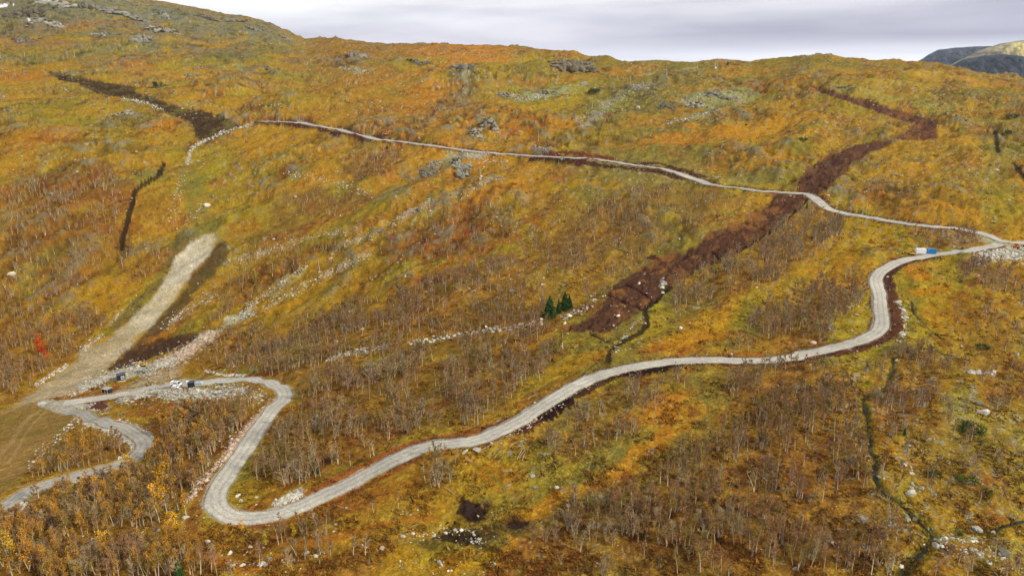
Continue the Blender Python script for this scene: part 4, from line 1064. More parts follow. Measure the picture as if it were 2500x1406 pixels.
for i, (u, v, wpx, tint, lab) in enumerate(BOULDERS):
    if not lab: continue
    p = raycast([u], [v], H)[0]
    d = project(p[None])[2][0]
    s = wpx / FPX * d / 2
    o = obj('boulder', rock_mesh(i % 10, tint if tint != 1 else 3 if i % 2 else 1), loc=(p[0], p[1], p[2] + CAMZ - .1 * s), rz=i * 1.7)
    o.scale = (s, s * (.8 + .3 * ((i * 37) % 10) / 10), s * (1.25 if 'tall' in lab or 'upright' in lab or 'slab' in lab else .9))
    tag(o, lab, 'boulder')
# the stones that show largest are things of their own
P3 = np.column_stack([ST[:, 0], ST[:, 1], zS - CAMZ])
ok, uS, vS, wS = in_frame(P3, -5, -5)
sizepx = np.where(ok, ST[:, 2] / wS, 0)
order = np.argsort(-sizepx)
ind = order[:245]
for i in ind:
    x, y, s, tint, zn = ST[i]
    k = int(i % 10)
    o = obj('stone', rock_mesh(k, int(tint)), loc=(x, y, zS[i] - .12 * s), rz=float(rng.uniform(0, 6.28)))
    o.scale = (s, s * rng.uniform(.75, 1.1), s * rng.uniform(.7, 1.0))
    tn = {0: 'pale', 1: 'grey', 2: 'pinkish', 3: 'weathered grey'}[int(tint)]
    zl = zlab[int(zn)].replace('small stones ', '').replace('grey stones ', '').replace('white stones ', '').replace('loose ', '').replace('pale boulders ', '').replace('pale stones ', '').replace('stones ', '').replace('stones', '')
    if zl.split()[0] not in ('in', 'on', 'among', 'around', 'along', 'beside', 'near', 'lying', 'outside', 'left'): zl = 'in the ' + zl
    tag(o, f'{tn} stone {zl}', 'stone', f'{tn} stones {zl}')
# the rest: loose rubble nobody could count
rest = np.setdiff1d(np.arange(len(ST)), ind)
small = [rock_shape(0, 300 + k) for k in range(12)]
def merge(items, lib, cols=None):
    """items: list of (k, x, y, z, sx, sy, sz, rot, colour); lib[k] = (V, F, colour per vertex or None)"""
    Vs, Fs, Cs = [], [], []; off = 0
    byk = {}
    for it in items: byk.setdefault(it[0], []).append(it[1:])
    for k, arr in byk.items():
        V, F = lib[k][:2]
        A = np.array([a[:7] for a in arr], float); Cc = np.array([a[7] for a in arr], float)
        c, s = np.cos(A[:, 6]), np.sin(A[:, 6])
        X = V[None, :, 0] * A[:, 3:4]; Y = V[None, :, 1] * A[:, 4:5]; Z = V[None, :, 2] * A[:, 5:6]
        W = np.stack([A[:, 0:1] + X * c[:, None] - Y * s[:, None], A[:, 1:2] + X * s[:, None] + Y * c[:, None], A[:, 2:3] + Z], -1)
        n, m = W.shape[:2]
        Fs.append((F[None] + (np.arange(n) * m)[:, None, None] + off).reshape(-1, F.shape[1]))
        base = lib[k][2][None] if len(lib[k]) > 2 else np.ones((1, m, 3))
        Cs.append((base * Cc[:, None, :]).reshape(-1, 3)); Vs.append(W.reshape(-1, 3)); off += n * m
    return np.concatenate(Vs), np.concatenate(Fs), np.concatenate(Cs)
items = []
for i in rest:
    x, y, s, tint, zn = ST[i]
    c = np.array(alb(TINT[int(tint)][int(rng.integers(0, 4))])) * rng.uniform(.75, 1.15)
    items.append((int(rng.integers(0, 12)), x, y, zS[i] - .15 * s, s, s * rng.uniform(.6, 1.1), s * rng.uniform(.6, 1.0), rng.uniform(0, 6.28), c))
V, F, Cc = merge(items, small)
tag(obj('rubble', make_mesh('rubble', V, F, M_STONE, np.clip(Cc, 0, .85))), 'loose stones and rubble strewn over the hillside', kind='stuff')

# ------------------------------------------------------------------ rock outcrops: broken ledges standing out of the grass
OUT = [ (150,16,150,20,3,'broad grey rock face across the left mountain top'), (300,34,130,16,3,'long grey slab band in the middle of the left mountain'), (540,52,110,12,3,'grey rock band along the right shoulder of the left mountain'), (400,75,80,14,3,'weathered grey crags halfway down the left mountain'), (120,62,90,14,3,'grey crag belt under the old snow on the left mountain'), (690,92,60,8,3,'low grey rocks where the left mountain meets the ridge'),
 # u, v, width px, height px, tint, label
 (1130,168,60,22,3,'broken grey cliff in the hollow below the ridge'),
 (1025,153,44,10,3,'dark overhanging ledge left of the hollow cliff'),
 (870,140,46,26,3,'brown and grey crag below the skyline on the left of centre'),
 (1400,165,110,24,3,'long brown rock hump below the ridge right of centre'),
 (1120,105,150,12,3,'flat rocky hilltop breaking the skyline'),
 (1195,310,44,24,3,'grey crag on the slope above the upper road'),
 (1165,330,30,16,3,'lower block of crags just above the upper road'),
 (1125,408,44,26,3,'grey crag directly below the scree fan of the upper road'),
 (1045,425,40,18,3,'grey ledge left of the crag below the upper road'),
 (1060,400,36,12,3,'small broken ledge under the upper road bank'),
 (1700,262,70,18,3,'row of vertical grey ledges on the upper right slope'),
 (1625,262,40,14,3,'dark ledge left of the vertical ledges on the upper slope'),
 (1760,240,80,14,3,'pale ledge band on the upper right slope'),
 (470,15,120,26,3,'steep grey rock face on the left mountain'),
 (230,22,90,24,3,'dark grey rock face in the top left corner'),
 (345,98,30,26,3,'pale rock buttress on the left mountain flank'),
 (60,38,70,22,3,'dark grey crags beside the old snow in the top left'),
 (250,88,40,14,3,'small grey crag low on the left mountain'),
 (400,40,60,12,3,'blue grey ledge high on the left mountain'),
 (620,72,50,12,3,'grey ledge near the shoulder of the left mountain'),
 (60,100,60,14,3,'grey crag at the foot of the left mountain'),
 (860,795,60,14,3,'grey stone ledge in the middle birch slope'),
 (1780,305,1,1,3,''),
 (2060,215,40,6,3,'grey ledge beside the upper end of the dark strip'),
 (1330,230,60,12,3,'grey boulder field ledge on the upper middle slope'),
 (1230,232,40,12,3,'grey rock knoll left of the pale scree'),
 (660,170,40,10,3,'mossy knoll of rock on the upper left moor'),
 (470,185,40,8,3,'low rocky knoll on the upper left moor'),
 (385,212,50,8,3,'dark green knoll above the stripped strip'),
 (300,280,70,12,3,'low broken ledge on the left moor'),
]
def outcrop(u, v, wpx, hpx, tint, lab, seed):
    """a ledge of upright broken blocks, half buried in the turf"""
    p = raycast([u], [v], H)[0]
    d = project(p[None])[2][0]
    W = wpx / FPX * d; Hh = hpx / FPX * d
    r = np.random.default_rng(seed)
    n = int(36 + wpx * .6)
    t = r.uniform(-1, 1, n)
    rows = r.integers(0, 3, n); t = np.sort(t)
    x = p[0] + t * W / 2; y = p[1] + (rows - 1) * Hh * .7 + np.sin(t * 3 + seed) * Hh * .8 + r.normal(0, Hh * .2, n)
    z = H(x, y) + CAMZ
    libo = {k: rock_shape(1, 900 + seed * 5 + k) for k in range(5)}
    c1 = np.array(C(*[(170,166,146),(150,148,128),(140,132,112),(162,158,140)][seed % 4]))
    if tint == 0: c1 = C(190, 182, 140)
    if 'brown' in lab: c1 = c1 * .5 + .5 * C(116, 88, 66)
    if 'dark' in lab: c1 = c1 * .62
    if 'mossy' in lab or 'green' in lab: c1 = c1 * .5 + .5 * C(90, 92, 48)
    its = []
    for i in range(n):
        e = (1 - abs(t[i]) ** 2) * .8 + .25
        w = max(W / 15, Hh * .26) * r.uniform(.6, 1.5); hh = Hh * .36 * e * r.uniform(.5, 1.2)
        c = c1 * r.uniform(.6, 1.15) if r.random() < .8 else C(96, 84, 54)
        its.append((int(r.integers(0, 5)), x[i], y[i], z[i] - .1 * hh, w, w * r.uniform(.7, 1.2), hh * 1.5, r.uniform(-.5, .5), c))
    V, F, Cc = merge(its, libo)
    o = obj('rock_outcrop', make_mesh('rock_outcrop', V, F, M_CLIFF, np.clip(Cc, 0, .8)))
    tag(o, lab, 'rock outcrop')
for i, a in enumerate(OUT):
    if a[5]: outcrop(*a, 500 + i)

# ------------------------------------------------------------------ birches
def tube(path, radii, sides, cap=False):
    path = np.asarray(path, float); n = len(path)
    T = np.gradient(path, axis=0); T /= np.linalg.norm(T, axis=1)[:, None] + 1e-9
    ref = np.array([0.3, .9, .1]); 
    X = np.cross(T, ref); X /= np.linalg.norm(X, axis=1)[:, None] + 1e-9
    Y = np.cross(T, X)
    a = np.arange(sides) / sides * 2 * np.pi
    r = np.asarray(radii)[:, None, None]
    V = path[:, None] + r * (np.cos(a)[None, :, None] * X[:, None] + np.sin(a)[None, :, None] * Y[:, None])
    V = V.reshape(-1, 3)
    F = []
    for i in range(n - 1):
        for k in range(sides):
            a0 = i * sides + k; a1 = i * sides + (k + 1) % sides
            F += [(a0, a1, a1 + sides), (a0, a1 + sides, a0 + sides)]
    return V, np.array(F)
class Acc:
    def __init__(s): s.V = []; s.F = []; s.C = []; s.n = 0
    def add(s, V, F, c):
        s.V.append(V); s.F.append(np.asarray(F) + s.n); s.C.append(np.tile(np.asarray(c, float), (len(V), 1)) if np.ndim(c) == 1 else c); s.n += len(V)
    def get(s): return np.concatenate(s.V), np.concatenate(s.F), np.concatenate(s.C)
def slivers(a, b, w, r):
    """thin three sided cones from a to b (arrays)"""
    n = len(a); d = b - a; d /= np.linalg.norm(d, axis=1)[:, None] + 1e-9
    x = np.cross(d, r.standard_normal((n, 3))); x /= np.linalg.norm(x, axis=1)[:, None] + 1e-9
    y = np.cross(d, x)
    w = np.asarray(w)[:, None]
    V = np.stack([a + x * w, a - .5 * x * w + .87 * y * w, a - .5 * x * w - .87 * y * w, b], 1).reshape(-1, 3)
    i = np.arange(n)[:, None] * 4
    F = np.concatenate([i + np.array([[0, 1, 3]]), i + np.array([[1, 2, 3]]), i + np.array([[2, 0, 3]])])
    return V, F
def leaves(c, s, r):
    n = len(c)
    a = r.standard_normal((n, 3)); a /= np.linalg.norm(a, axis=1)[:, None]
    b = np.cross(a, r.standard_normal((n, 3))); b /= np.linalg.norm(b, axis=1)[:, None] + 1e-9
    s = np.asarray(s)[:, None]
    V = np.stack([c + a * s, c - .5 * a * s + .8 * b * s, c - .5 * a * s - .8 * b * s], 1).reshape(-1, 3)
    return V, np.arange(n * 3).reshape(-1, 3)
TR = {'pale': C(228, 208, 170), 'grey': C(206, 194, 166), 'tan': C(214, 180, 134)}
def birch(seed, kind, lod):
    """unit: metres, about 5 m tall; returns (trunk, crown) as (V,F,C)"""
    r = np.random.default_rng(seed)
    tr, cr = Acc(), Acc()
    stems = 1 if kind in ('brown', 'yellow') else int(r.integers(1, 4))
    if kind == 'bushy': stems = 4
    twigc = {'brown': C(174, 134, 90), 'grey': C(180, 158, 118), 'olive': C(164, 136, 70), 'yellow': C(184, 130, 60), 'bushy': C(180, 154, 110)}[kind]
    trc = [TR['pale'], TR['grey'], TR['tan']][seed % 3]
    Htot = 5.0
    for s in range(stems):
        ang = r.uniform(0, 6.28); lean = r.uniform(.03, .16) if stems == 1 else r.uniform(.12, .38)
        h = Htot * r.uniform(.85, 1.0) if s == 0 else Htot * r.uniform(.65, .95)
        n = 8 if lod == 0 else 4
        t = np.linspace(0, 1, n)
        cx = np.cos(ang) * lean * h * t ** 1.3 + .10 * np.sin(t * r.uniform(3, 7) + r.uniform(0, 6)) * h * .16 * (t + .25)
        cy = np.sin(ang) * lean * h * t ** 1.3 + .10 * np.sin(t * r.uniform(3, 7) + r.uniform(0, 6)) * h * .16 * (t + .25)
        cx -= cx[0]; cy -= cy[0]
        path = np.stack([cx, cy, h * t - .25 * (1 - t)], 1)
        rad = (.10 if lod == 0 else .12 if lod == 1 else .15) * (1 - .85 * t) * (1 if stems == 1 else .8)
        V, F = tube(path, rad, 5 if lod == 0 else 3)
        tcol = trc * (1 - .35 * sst(.45, .95, V[:, 2:3] / h))
        tr.add(V, F, tcol)
        nl = {0: 13, 1: 7, 2: 4}[lod]
        if stems > 1: nl = int(nl * .7)
        lo = .32 if kind != 'bushy' else .15
        ends_a, ends_b = [], []
        for j in range(nl):
            f = lo + (1 - lo) * (j + r.random()) / nl * .93
            p0 = np.array([np.interp(f, t, path[:, k]) for k in range(3)])
            a = r.uniform(0, 6.28); up = r.uniform(.9, 1.6) if kind != 'bushy' else r.uniform(.5, 1.3)
            L = h * (.36 if kind != 'bushy' else .42) * (1.05 - f) ** .55 * r.uniform(.6, 1.05)
            d = np.array([np.cos(a), np.sin(a), up]); d /= np.linalg.norm(d)
            p1 = p0 + d * L * .5 + r.standard_normal(3) * .05; p2 = p0 + d * L + np.array([0, 0, -.08 * L]) + r.standard_normal(3) * .09
            if lod == 0:
                V, F = tube(np.array([p0, p1, p2]), [.032, .022, .008], 3)
            else:
                V, F = slivers(p0[None], p2[None], [.04], r)
            cr.add(V, F, twigc * 1.15)
            ends_a.append(p0); ends_b.append(p2)
        ea, eb = np.array(ends_a), np.array(ends_b)
        nt_ = {0: 240, 1: 80, 2: 30}[lod] // (1 if stems == 1 else 2 if stems < 4 else 3)
        nt_ = int(nt_ * 1.45)
        if kind == 'yellow': nt_ //= 2
        k = r.integers(0, nl, nt_); f = r.uniform(.25, 1.0, (nt_, 1))
        a = ea[k] + (eb[k] - ea[k]) * f
        dd = (eb[k] - ea[k]); dd /= np.linalg.norm(dd, axis=1)[:, None] + 1e-9
        d = dd * .8 + r.standard_normal((nt_, 3)) * .55 + np.array([0, 0, .35])
        d /= np.linalg.norm(d, axis=1)[:, None]
        L = r.uniform(.3, .75, (nt_, 1)) * (1 if lod == 0 else 1.15)
        V, F = slivers(a, a + d * L, np.full(nt_, {0: .025, 1: .048, 2: .085}[lod]), r)
        c = np.repeat(twigc[None] * (1 + .18 * r.standard_normal((nt_, 1))), 4, 0)
        cr.add(V, F, np.clip(c, .01, 1))
        nlv = 0
        if kind == 'yellow': nlv = {0: 340, 1: 120, 2: 50}[lod]
        elif kind == 'olive': nlv = {0: 110, 1: 40, 2: 16}[lod] // stems
        if nlv:
            k = r.integers(0, nl, nlv); f = r.uniform(.2, 1.15, (nlv, 1))
            c0 = ea[k] + (eb[k] - ea[k]) * f + r.standard_normal((nlv, 3)) * .17
            sz = {0: .085, 1: .14, 2: .22}[lod]
            V, F = leaves(c0, r.uniform(.6, 1.2, nlv) * sz, r)
            base = C(214, 162, 48) if kind == 'yellow' else C(146, 122, 44)
            c = np.repeat(base[None] * (1 + .22 * r.standard_normal((nlv, 1))) * np.array([1, 1, 1]), 3, 0)
            cr.add(V, F, np.clip(c, .01, 1))
    return tr.get(), cr.get()
trees = []
for wi, (poly, de, kinds, hh, tail) in enumerate(WOODS):
    q = dens(poly, 25, True)
    P = raycast(q[:, 0], q[:, 1], H)[:, :2]
    lo, hi = P.min(0), P.max(0)
    n = int(np.prod(hi - lo) * de * 3.7)
    n = min(n, 60000)
    pts = rng.uniform(lo, hi, (n, 2))
    sd = poly_sd(pts[:, 0], pts[:, 1], P, 1)
    cl = fbm(pts[:, 0] / 14, pts[:, 1] / 14, 611, 3)
    keep = (sd + 4 * cl > .5) & (rng.random(n) < np.clip(.52 + 1.9 * cl, .03, 1))
    pts = pts[keep]
    ks = kinds.split()
    cl2 = fbm(pts[:, 0] / 9, pts[:, 1] / 9, 612, 2)
    for (x, y), c in zip(pts, cl2):
        k = ks[int(np.clip((c * .9 + .5 + rng.normal(0, .22)), 0, .999) * len(ks))]
        if k == 'brown' and rng.random() < .035: k = 'yellow'
        h = hh * (.45 + .55 * rng.random() ** .6) * 1.25
        trees.append((x, y, h, k, wi))
TX = np.array([(t[0], t[1], t[2], t[4]) for t in trees])
ok = road_clear(TX[:, 0], TX[:, 1], 2.3)
for k in PW: ok &= poly_sd(TX[:, 0], TX[:, 1], PW[k], 1) < -.3
ok &= poly_sd(TX[:, 0], TX[:, 1], SLW, 1) < -.5; ok &= poly_sd(TX[:, 0], TX[:, 1], FDW, 1) < -.5
for L, w in SL:
    d, _ = line_d(TX[:, 0], TX[:, 1], L, w + 1); ok &= d > w + .9
ids = np.nonzero(ok)[0]
trees = [trees[i] for i in ids]; TX = TX[ids]
TZ = Pz(TX[:, 0], TX[:, 1])
okf, uT, vT, wT = in_frame(np.column_stack([TX[:, :2], TZ - CAMZ]), 40, 60)
trees = [t for t, k in zip(trees, okf) if k]; TX = TX[okf]; TZ = TZ[okf]; wT = wT[okf]; uT = uT[okf]; vT = vT[okf]

KINDS = ['brown', 'grey', 'olive', 'yellow', 'bushy']
NV = {'brown': 5, 'grey': 4, 'olive': 3, 'yellow': 4, 'bushy': 3}
LIB = {}
for lod in (0, 1, 2):
    for k in KINDS:
        for i in range(NV[k]):
            LIB[(k, i, lod)] = birch(1000 + 50 * KINDS.index(k) + i, k, lod)
ME = {}
for k in KINDS:
    for i in range(NV[k]):
        t_, c_ = LIB[(k, i, 0)]
        ME[(k, i)] = (make_mesh('trunk', t_[0], t_[1], M_PLANT, t_[2]), make_mesh('crown', c_[0], c_[1], M_PLANT, c_[2]))
inner = (uT > 5) & (uT < 2495) & (vT > 60) & (vT < 1440)
score = np.where(inner, TX[:, 2] / wT, 0)
order = np.argsort(-score)
NBIRCH = 255
chosen = order[:NBIRCH]
adj = {'brown': 'slender leafless birch with brown twigs', 'grey': 'leafless grey birch with pale stems', 'olive': 'thin birch keeping a few olive leaves', 'yellow': 'birch in golden yellow leaf', 'bushy': 'broad bushy grey birch with crooked stems'}
def place_tree(me_t, me_c, x, y, z, s, rz, name, label, cat, group, sc=(1, 1, 1)):
    r = bpy.data.objects.new(name, None)
    r.empty_display_size = .5
    r.location = (x, y, z); r.rotation_euler = (0, 0, rz); r.scale = (s * sc[0], s * sc[1], s * sc[2])
    link(r); tag(r, label, cat, group)
    obj('trunk', me_t, r); obj('crown', me_c, r)
    return r
for i in chosen:
    x, y, h, k, wi = trees[i]
    v = int(rng.integers(0, NV[k]))
    a, b = ME[(k, v)]
    tail = WOODS[wi][4]
    place_tree(a, b, x, y, TZ[i], h / 5, float(rng.uniform(0, 6.28)), 'birch_tree', f'{adj[k]} {tail}', 'birch', f'{adj[k]} {tail}')
restT = np.setdiff1d(np.arange(len(trees)), chosen)
lib2 = {}
items = []
for i in restT:
    x, y, h, k, wi = trees[i]
    lod = 1 if wT[i] < 330 else 2
    v = int(rng.integers(0, NV[k]))
    rz = rng.uniform(0, 6.28); s = h / 5; tint = rng.uniform(.75, 1.25) * np.array([1, rng.uniform(.95, 1.05), rng.uniform(.9, 1.1)])
    sx = s * rng.uniform(.85, 1.2)
    for part in (0, 1):
        key = (k, v, lod, part)
        lib2[key] = LIB[(k, v, lod)][part]
        items.append((key, x, y, TZ[i], sx, sx, s, rz, tint))
V, F, Cc = merge(items, lib2)

tag(obj('birch_woodland', make_mesh('birch_woodland', V, F, M_PLANT, np.clip(Cc, 0, .9))), 'thickets of bare mountain birch covering the slopes', kind='stuff')

# yellow and red trees seen singly
def blob_crown(seed, base, n=900, H0=5.0, width=1.3, low=.25, sz=.11):
    r = np.random.default_rng(seed)
    tr, cr = Acc(), Acc()
    t = np.linspace(0, 1, 7)
    path = np.stack([.25 * np.sin(t * 3 + seed), .2 * np.cos(t * 4 + seed) - .2 * np.cos(seed), H0 * t - .2 * (1 - t)], 1); path[:, 0] -= path[0, 0]
    V, F = tube(path, .10 * (1 - .85 * t), 5); tr.add(V, F, TR['grey'])
    nl = 26
    lc = []
    for j in range(nl):
        f = low + (1 - low) * (j + r.random()) / nl
        a = r.uniform(0, 6.28); R = width * (np.sin(np.pi * np.clip((f - low) / (1 - low), .04, .97)) ** .6) * r.uniform(.35, 1)
        c = np.array([np.cos(a) * R, np.sin(a) * R, H0 * f]) + path[int(f * 6)] * np.array([1, 1, 0])
        p0 = path[int(f * 6)] * np.array([1, 1, 0]) + np.array([0, 0, H0 * (f - .08)])
        V, F = tube(np.array([p0, (p0 + c) / 2, c]), [.035, .02, .008], 3); cr.add(V, F, C(120, 90, 60))
        lc.append(c)
    lc = np.array(lc)
    k = r.integers(0, nl, n)
    c0 = lc[k] + r.standard_normal((n, 3)) * np.array([.24, .24, .26]) * H0 / 5
    V, F = leaves(c0, r.uniform(.6, 1.3, n) * sz, r)
    lum = (1 + .25 * r.standard_normal(nl))[k] * (1 + .15 * r.standard_normal(n))
    cr.add(V, F, np.clip(np.repeat(np.asarray(base)[None] * lum[:, None], 3, 0), .01, .9))
    return tr.get(), cr.get()
SINGLE = [ # u, v(base), height px, colour, label, category
 (412,1215,82,(214,140,36),'tall golden birch above the others in the lower left wood','birch'),
 (392,1255,78,(220,142,30),'deep yellow birch left of the hairpin','birch'),
 (425,1300,54,(222,146,30),'small rounded yellow birch below the hairpin turn','birch'),
 (320,1168,60,(200,140,50),'pale golden birch right under the bend of the access road','birch'),
 (240,1210,50,(204,126,34),'orange yellow birch below the access road','birch'),
 (22,1375,80,(204,140,44),'yellow birch at the left edge of the bottom wood','birch'),
 (82,1385,74,(206,124,36),'orange birch near the bottom left corner','birch'),
 (255,1350,60,(206,134,38),'yellow birch in the middle of the bottom left wood','birch'),
 (130,1325,40,(222,146,30),'bright yellow birch top rising from the bottom left thicket','birch'),
 (180,1330,44,(200,130,44),'dull golden birch in the bottom left thicket','birch'),
 (102,1275,50,(196,132,44),'faded yellow birch under the end of the access road','birch'),
 (165,1100,44,(214,140,36),'yellow birch beside the rubble inside the access road curve','birch'),
 (205,1110,40,(204,128,38),'second yellow birch inside the access road curve','birch'),
 (712,1040,50,(212,134,44),'golden birch beside the road leaving the yard','birch'),
 (808,1120,44,(204,132,48),'yellow birch on the slope right of the hairpin','birch'),
 (858,1035,24,(222,140,34),'tiny bright orange birch on the long slope','birch'),
 (882,1037,24,(222,140,34),'second tiny orange birch on the long slope','birch'),
 (1382,1078,24,(224,142,30),'lone yellow sapling below the rising road','birch'),
 (590,1295,26,(222,140,30),'yellow sapling just under the hairpin bend','birch'),
 (1050,1112,22,(222,140,30),'yellow sapling at the lower road verge','birch'),
 (718,1308,30,(206,158,40),'yellow green bushy birch below the long straight','birch'),
 (650,1330,30,(206,158,40),'low yellow green birch on the cleared slope below the hairpin','birch'),
 (1955,796,28,(214,160,40),'yellow birch in front of the grove above the lower road','birch'),
 (1898,800,26,(212,158,42),'thin yellow birch in the grove above the lower road','birch'),
 (1778,1240,44,(224,152,34),'bright yellow birch in the lower right wood','birch'),
 (1966,1275,26,(226,148,26),'small vivid yellow birch in the lower right wood','birch'),
 (1913,1222,18,(226,146,26),'tiny vivid yellow birch deep in the lower right wood','birch'),
 (2425,1212,26,(206,160,40),'yellow bush on the rocky right side','birch'),
 (2245,606,26,(206,156,44),'golden birch right behind the white container','birch'),
 (665,675,46,(190,134,40),'golden birch above the rubble ridge on the middle slope','birch'),
 (622,695,36,(186,132,40),'dull golden birch left of the rubble ridge','birch'),
 (330,605,30,(206,144,36),'yellow birch beside the dark ravine on the left','birch'),
 (97,868,40,(214,76,28),'bright red orange rowan left of the ski slope','rowan'),
 (112,878,24,(210,78,30),'small red rowan beside the larger rowan','rowan'),
 (92,838,24,(216,110,34),'orange rowan just above the red rowan','rowan'),
 (1140,585,24,(216,84,30),'vivid orange rowan on the middle slope','rowan'),
 (960,586,18,(206,76,34),'small red orange rowan below the lift mast','rowan'),
 (1042,612,20,(196,90,44),'faded orange rowan on the middle slope','rowan'),
 (136,1212,26,(200,60,30),'red rowan at the verge of the access road','rowan'),
 (1464,524,14,(216,120,44),'small orange rowan on the slope left of the peat strip','rowan'),
 (550,1002,26,(208,96,34),'orange rowan below the rock embankment','rowan'),
]
for i, (u, v, hp, col_, lab, cat) in enumerate(SINGLE):
    p = raycast([u], [v], H)[0]; d = project(p[None])[2][0]
    h = hp / FPX * d * 1.08
    t_, c_ = blob_crown(2000 + i, C(*((col_[0], min(255, col_[1] + 22), col_[2] + 10) if cat == 'birch' else col_)), n=int(250 + 9 * hp), width=1.25 if hp < 70 else 1.45, low=.18 if hp > 30 else .1, sz=.13 if hp > 40 else .17)
    place_tree(make_mesh('trunk', t_[0], t_[1], M_PLANT, t_[2]), make_mesh('crown', c_[0], c_[1], M_PLANT, c_[2]), p[0], p[1], p[2] + CAMZ, h / 5, i * 1.3, 'birch_tree' if cat == 'birch' else 'rowan_tree', lab, cat, None)

def spruce(seed, slim=1.0):
    r = np.random.default_rng(seed)
    tr, cr = Acc(), Acc()
    t = np.linspace(0, 1, 5)
    V, F = tube(np.stack([t * 0, t * 0, 5 * t - .2 * (1 - t)], 1), .11 * (1 - .9 * t), 6); tr.add(V, F, C(110, 84, 60))
    a_, b_, w_ = [], [], []
    n = 520
    f = r.random(n) ** .8
    z = .25 + 4.6 * f
    R = (1.02 * (1 - f) ** .8 + .06) * slim
    th = r.uniform(0, 6.28, n)
    Ru = R * r.uniform(.6, 1.08, n) * (1 + .22 * np.sin(th * 3 + seed) * np.sin(z * 4.3 + seed) + .12 * np.sin(z * 9 + th * 2))
    a = np.stack([np.cos(th) * .06, np.sin(th) * .06, z + .10], 1)
    b = np.stack([np.cos(th) * Ru, np.sin(th) * Ru, z - .18 * Ru + .05], 1)
    # flat needle sprays hanging from each branch
    d = b - a; side = np.stack([-np.sin(th), np.cos(th), 0 * th], 1)
    V = []; F = []; o = 0
    m = 5
    for j in range(m):
        s0 = .25 + .75 * j / m
        wdt = .20 * (1.1 - s0) + .05
        c = a + d * s0
        V += [np.stack([c + side * wdt - d * .12, c - side * wdt - d * .12, c + d * .26 + np.array([0, 0, -.10])], 1)]
        V += [np.stack([c + side * wdt * .5 + np.array([0, 0, .02]), c - side * wdt * .4 + np.array([0, 0, -.16]), c + d * .2], 1)]
    V = np.concatenate(V).reshape(-1, 3); F = np.arange(len(V)).reshape(-1, 3)
    base = C(56, 84, 38)[None] * (1 + .3 * r.standard_normal((len(V) // 3, 1)))
    cr.add(V, F, np.clip(np.repeat(base, 3, 0), .004, .5))
    return tr.get(), cr.get()
SPRUCE = [(1342,776,54,1.3,'tallest dark green spruce left of the peat strip'), (1364,766,36,.8,'slim spruce just right of the tallest one'), (1379,757,44,1.25,'second dark spruce of the cluster'), (1390,753,32,1.1,'smallest right hand spruce of the cluster'),
 (437,1412,52,1.0,'spruce at the bottom edge of the lower left wood'), (773,1155,38,.8,'lone spruce inside the slope right of the hairpin'), (1856,1010,46,.6,'slim spruce at the left edge of the right wood'), (1970,510,14,1.1,'small spruce below the bend of the upper road'),
 (1746,668,14,1.2,'little spruce above the grove right of the peat strip'), (945,364,10,1.2,'tiny spruce in the thicket under the upper road'), (2208,1062,20,.8,'small spruce right of the stream'), (1562,1310,18,.9,'small spruce in the bottom birch thicket'),
 (2215,1410,1,1,''), (2345,1182,1,1,'')]
for i, (u, v, hp, sl, lab) in enumerate(SPRUCE):
    if not lab: continue
    p = raycast([u], [v], H)[0]; d = project(p[None])[2][0]
    h = hp / FPX * d * 1.05
    t_, c_ = spruce(3000 + i, sl * 1.35)
    place_tree(make_mesh('trunk', t_[0], t_[1], M_PLANT, t_[2]), make_mesh('crown', c_[0], c_[1], M_PLANT, c_[2]), p[0], p[1], p[2] + CAMZ, h / 5, i, 'spruce_tree', lab, 'spruce', None)
# dwarf pine and junipers: low green bushes
def bush(seed, n=420, needle=True):
    r = np.random.default_rng(seed)
    tr, cr = Acc(), Acc()
    ends = []
    for j in range(14):
        a = r.uniform(0, 6.28); e = np.array([np.cos(a) * r.uniform(.5, 1.0), np.sin(a) * r.uniform(.5, 1.0), r.uniform(.35, .95)])
        V, F = tube(np.array([[0, 0, -.05], e * np.array([.5, .5, .35]), e]), [.04, .03, .012], 3); tr.add(V, F, C(150, 140, 116)); ends.append(e)
    ends = np.array(ends); k = r.integers(0, 14, n)
    c = ends[k] + r.standard_normal((n, 3)) * .17
    d = r.standard_normal((n, 3)) * .6 + np.array([0, 0, .8]); d /= np.linalg.norm(d, axis=1)[:, None]
    V, F = slivers(c, c + d * .26, np.full(n, .05), r)
    cr.add(V, F, np.clip(np.repeat(np.ones((n, 1)) * (1 + .3 * r.standard_normal((n, 1))), 4, 0) * np.ones((1, 3)), .3, 2))
    return tr.get(), cr.get()
BUSH = [(2375,1060,56,(70,96,40),'broad green dwarf pine on the rocky moor right of the stream','dwarf pine'), (2360,1180,50,(110,116,44),'low olive juniper on the rocky moor','juniper'), (2400,852,30,(84,92,40),'green juniper on the right slope','juniper'), (2410,1205,30,(96,104,44),'spreading juniper beside the yellow bush','juniper'),
 (2280,1160,34,(92,98,46),'dark juniper under the birch on the right','juniper'), (2340,1305,26,(80,100,40),'juniper beside the rounded grey boulder','juniper'), (2450,330,30,(84,92,44),'juniper thicket on the far right hillside','juniper'), (1960,345,24,(84,90,44),'low juniper on the upper right slope','juniper'), (1000,150,14,(76,84,44),'juniper patch below the ridge','juniper'), 
 (2470,290,30,(98,104,56),'pale juniper at the far right edge','juniper'), (1450,230,30,(80,86,42),'juniper patch above the scree near the masts','juniper'), (385,212,24,(70,84,38),'dark juniper on the knoll above the stripped strip','juniper'), (560,300,1,(0,0,0),'','')]
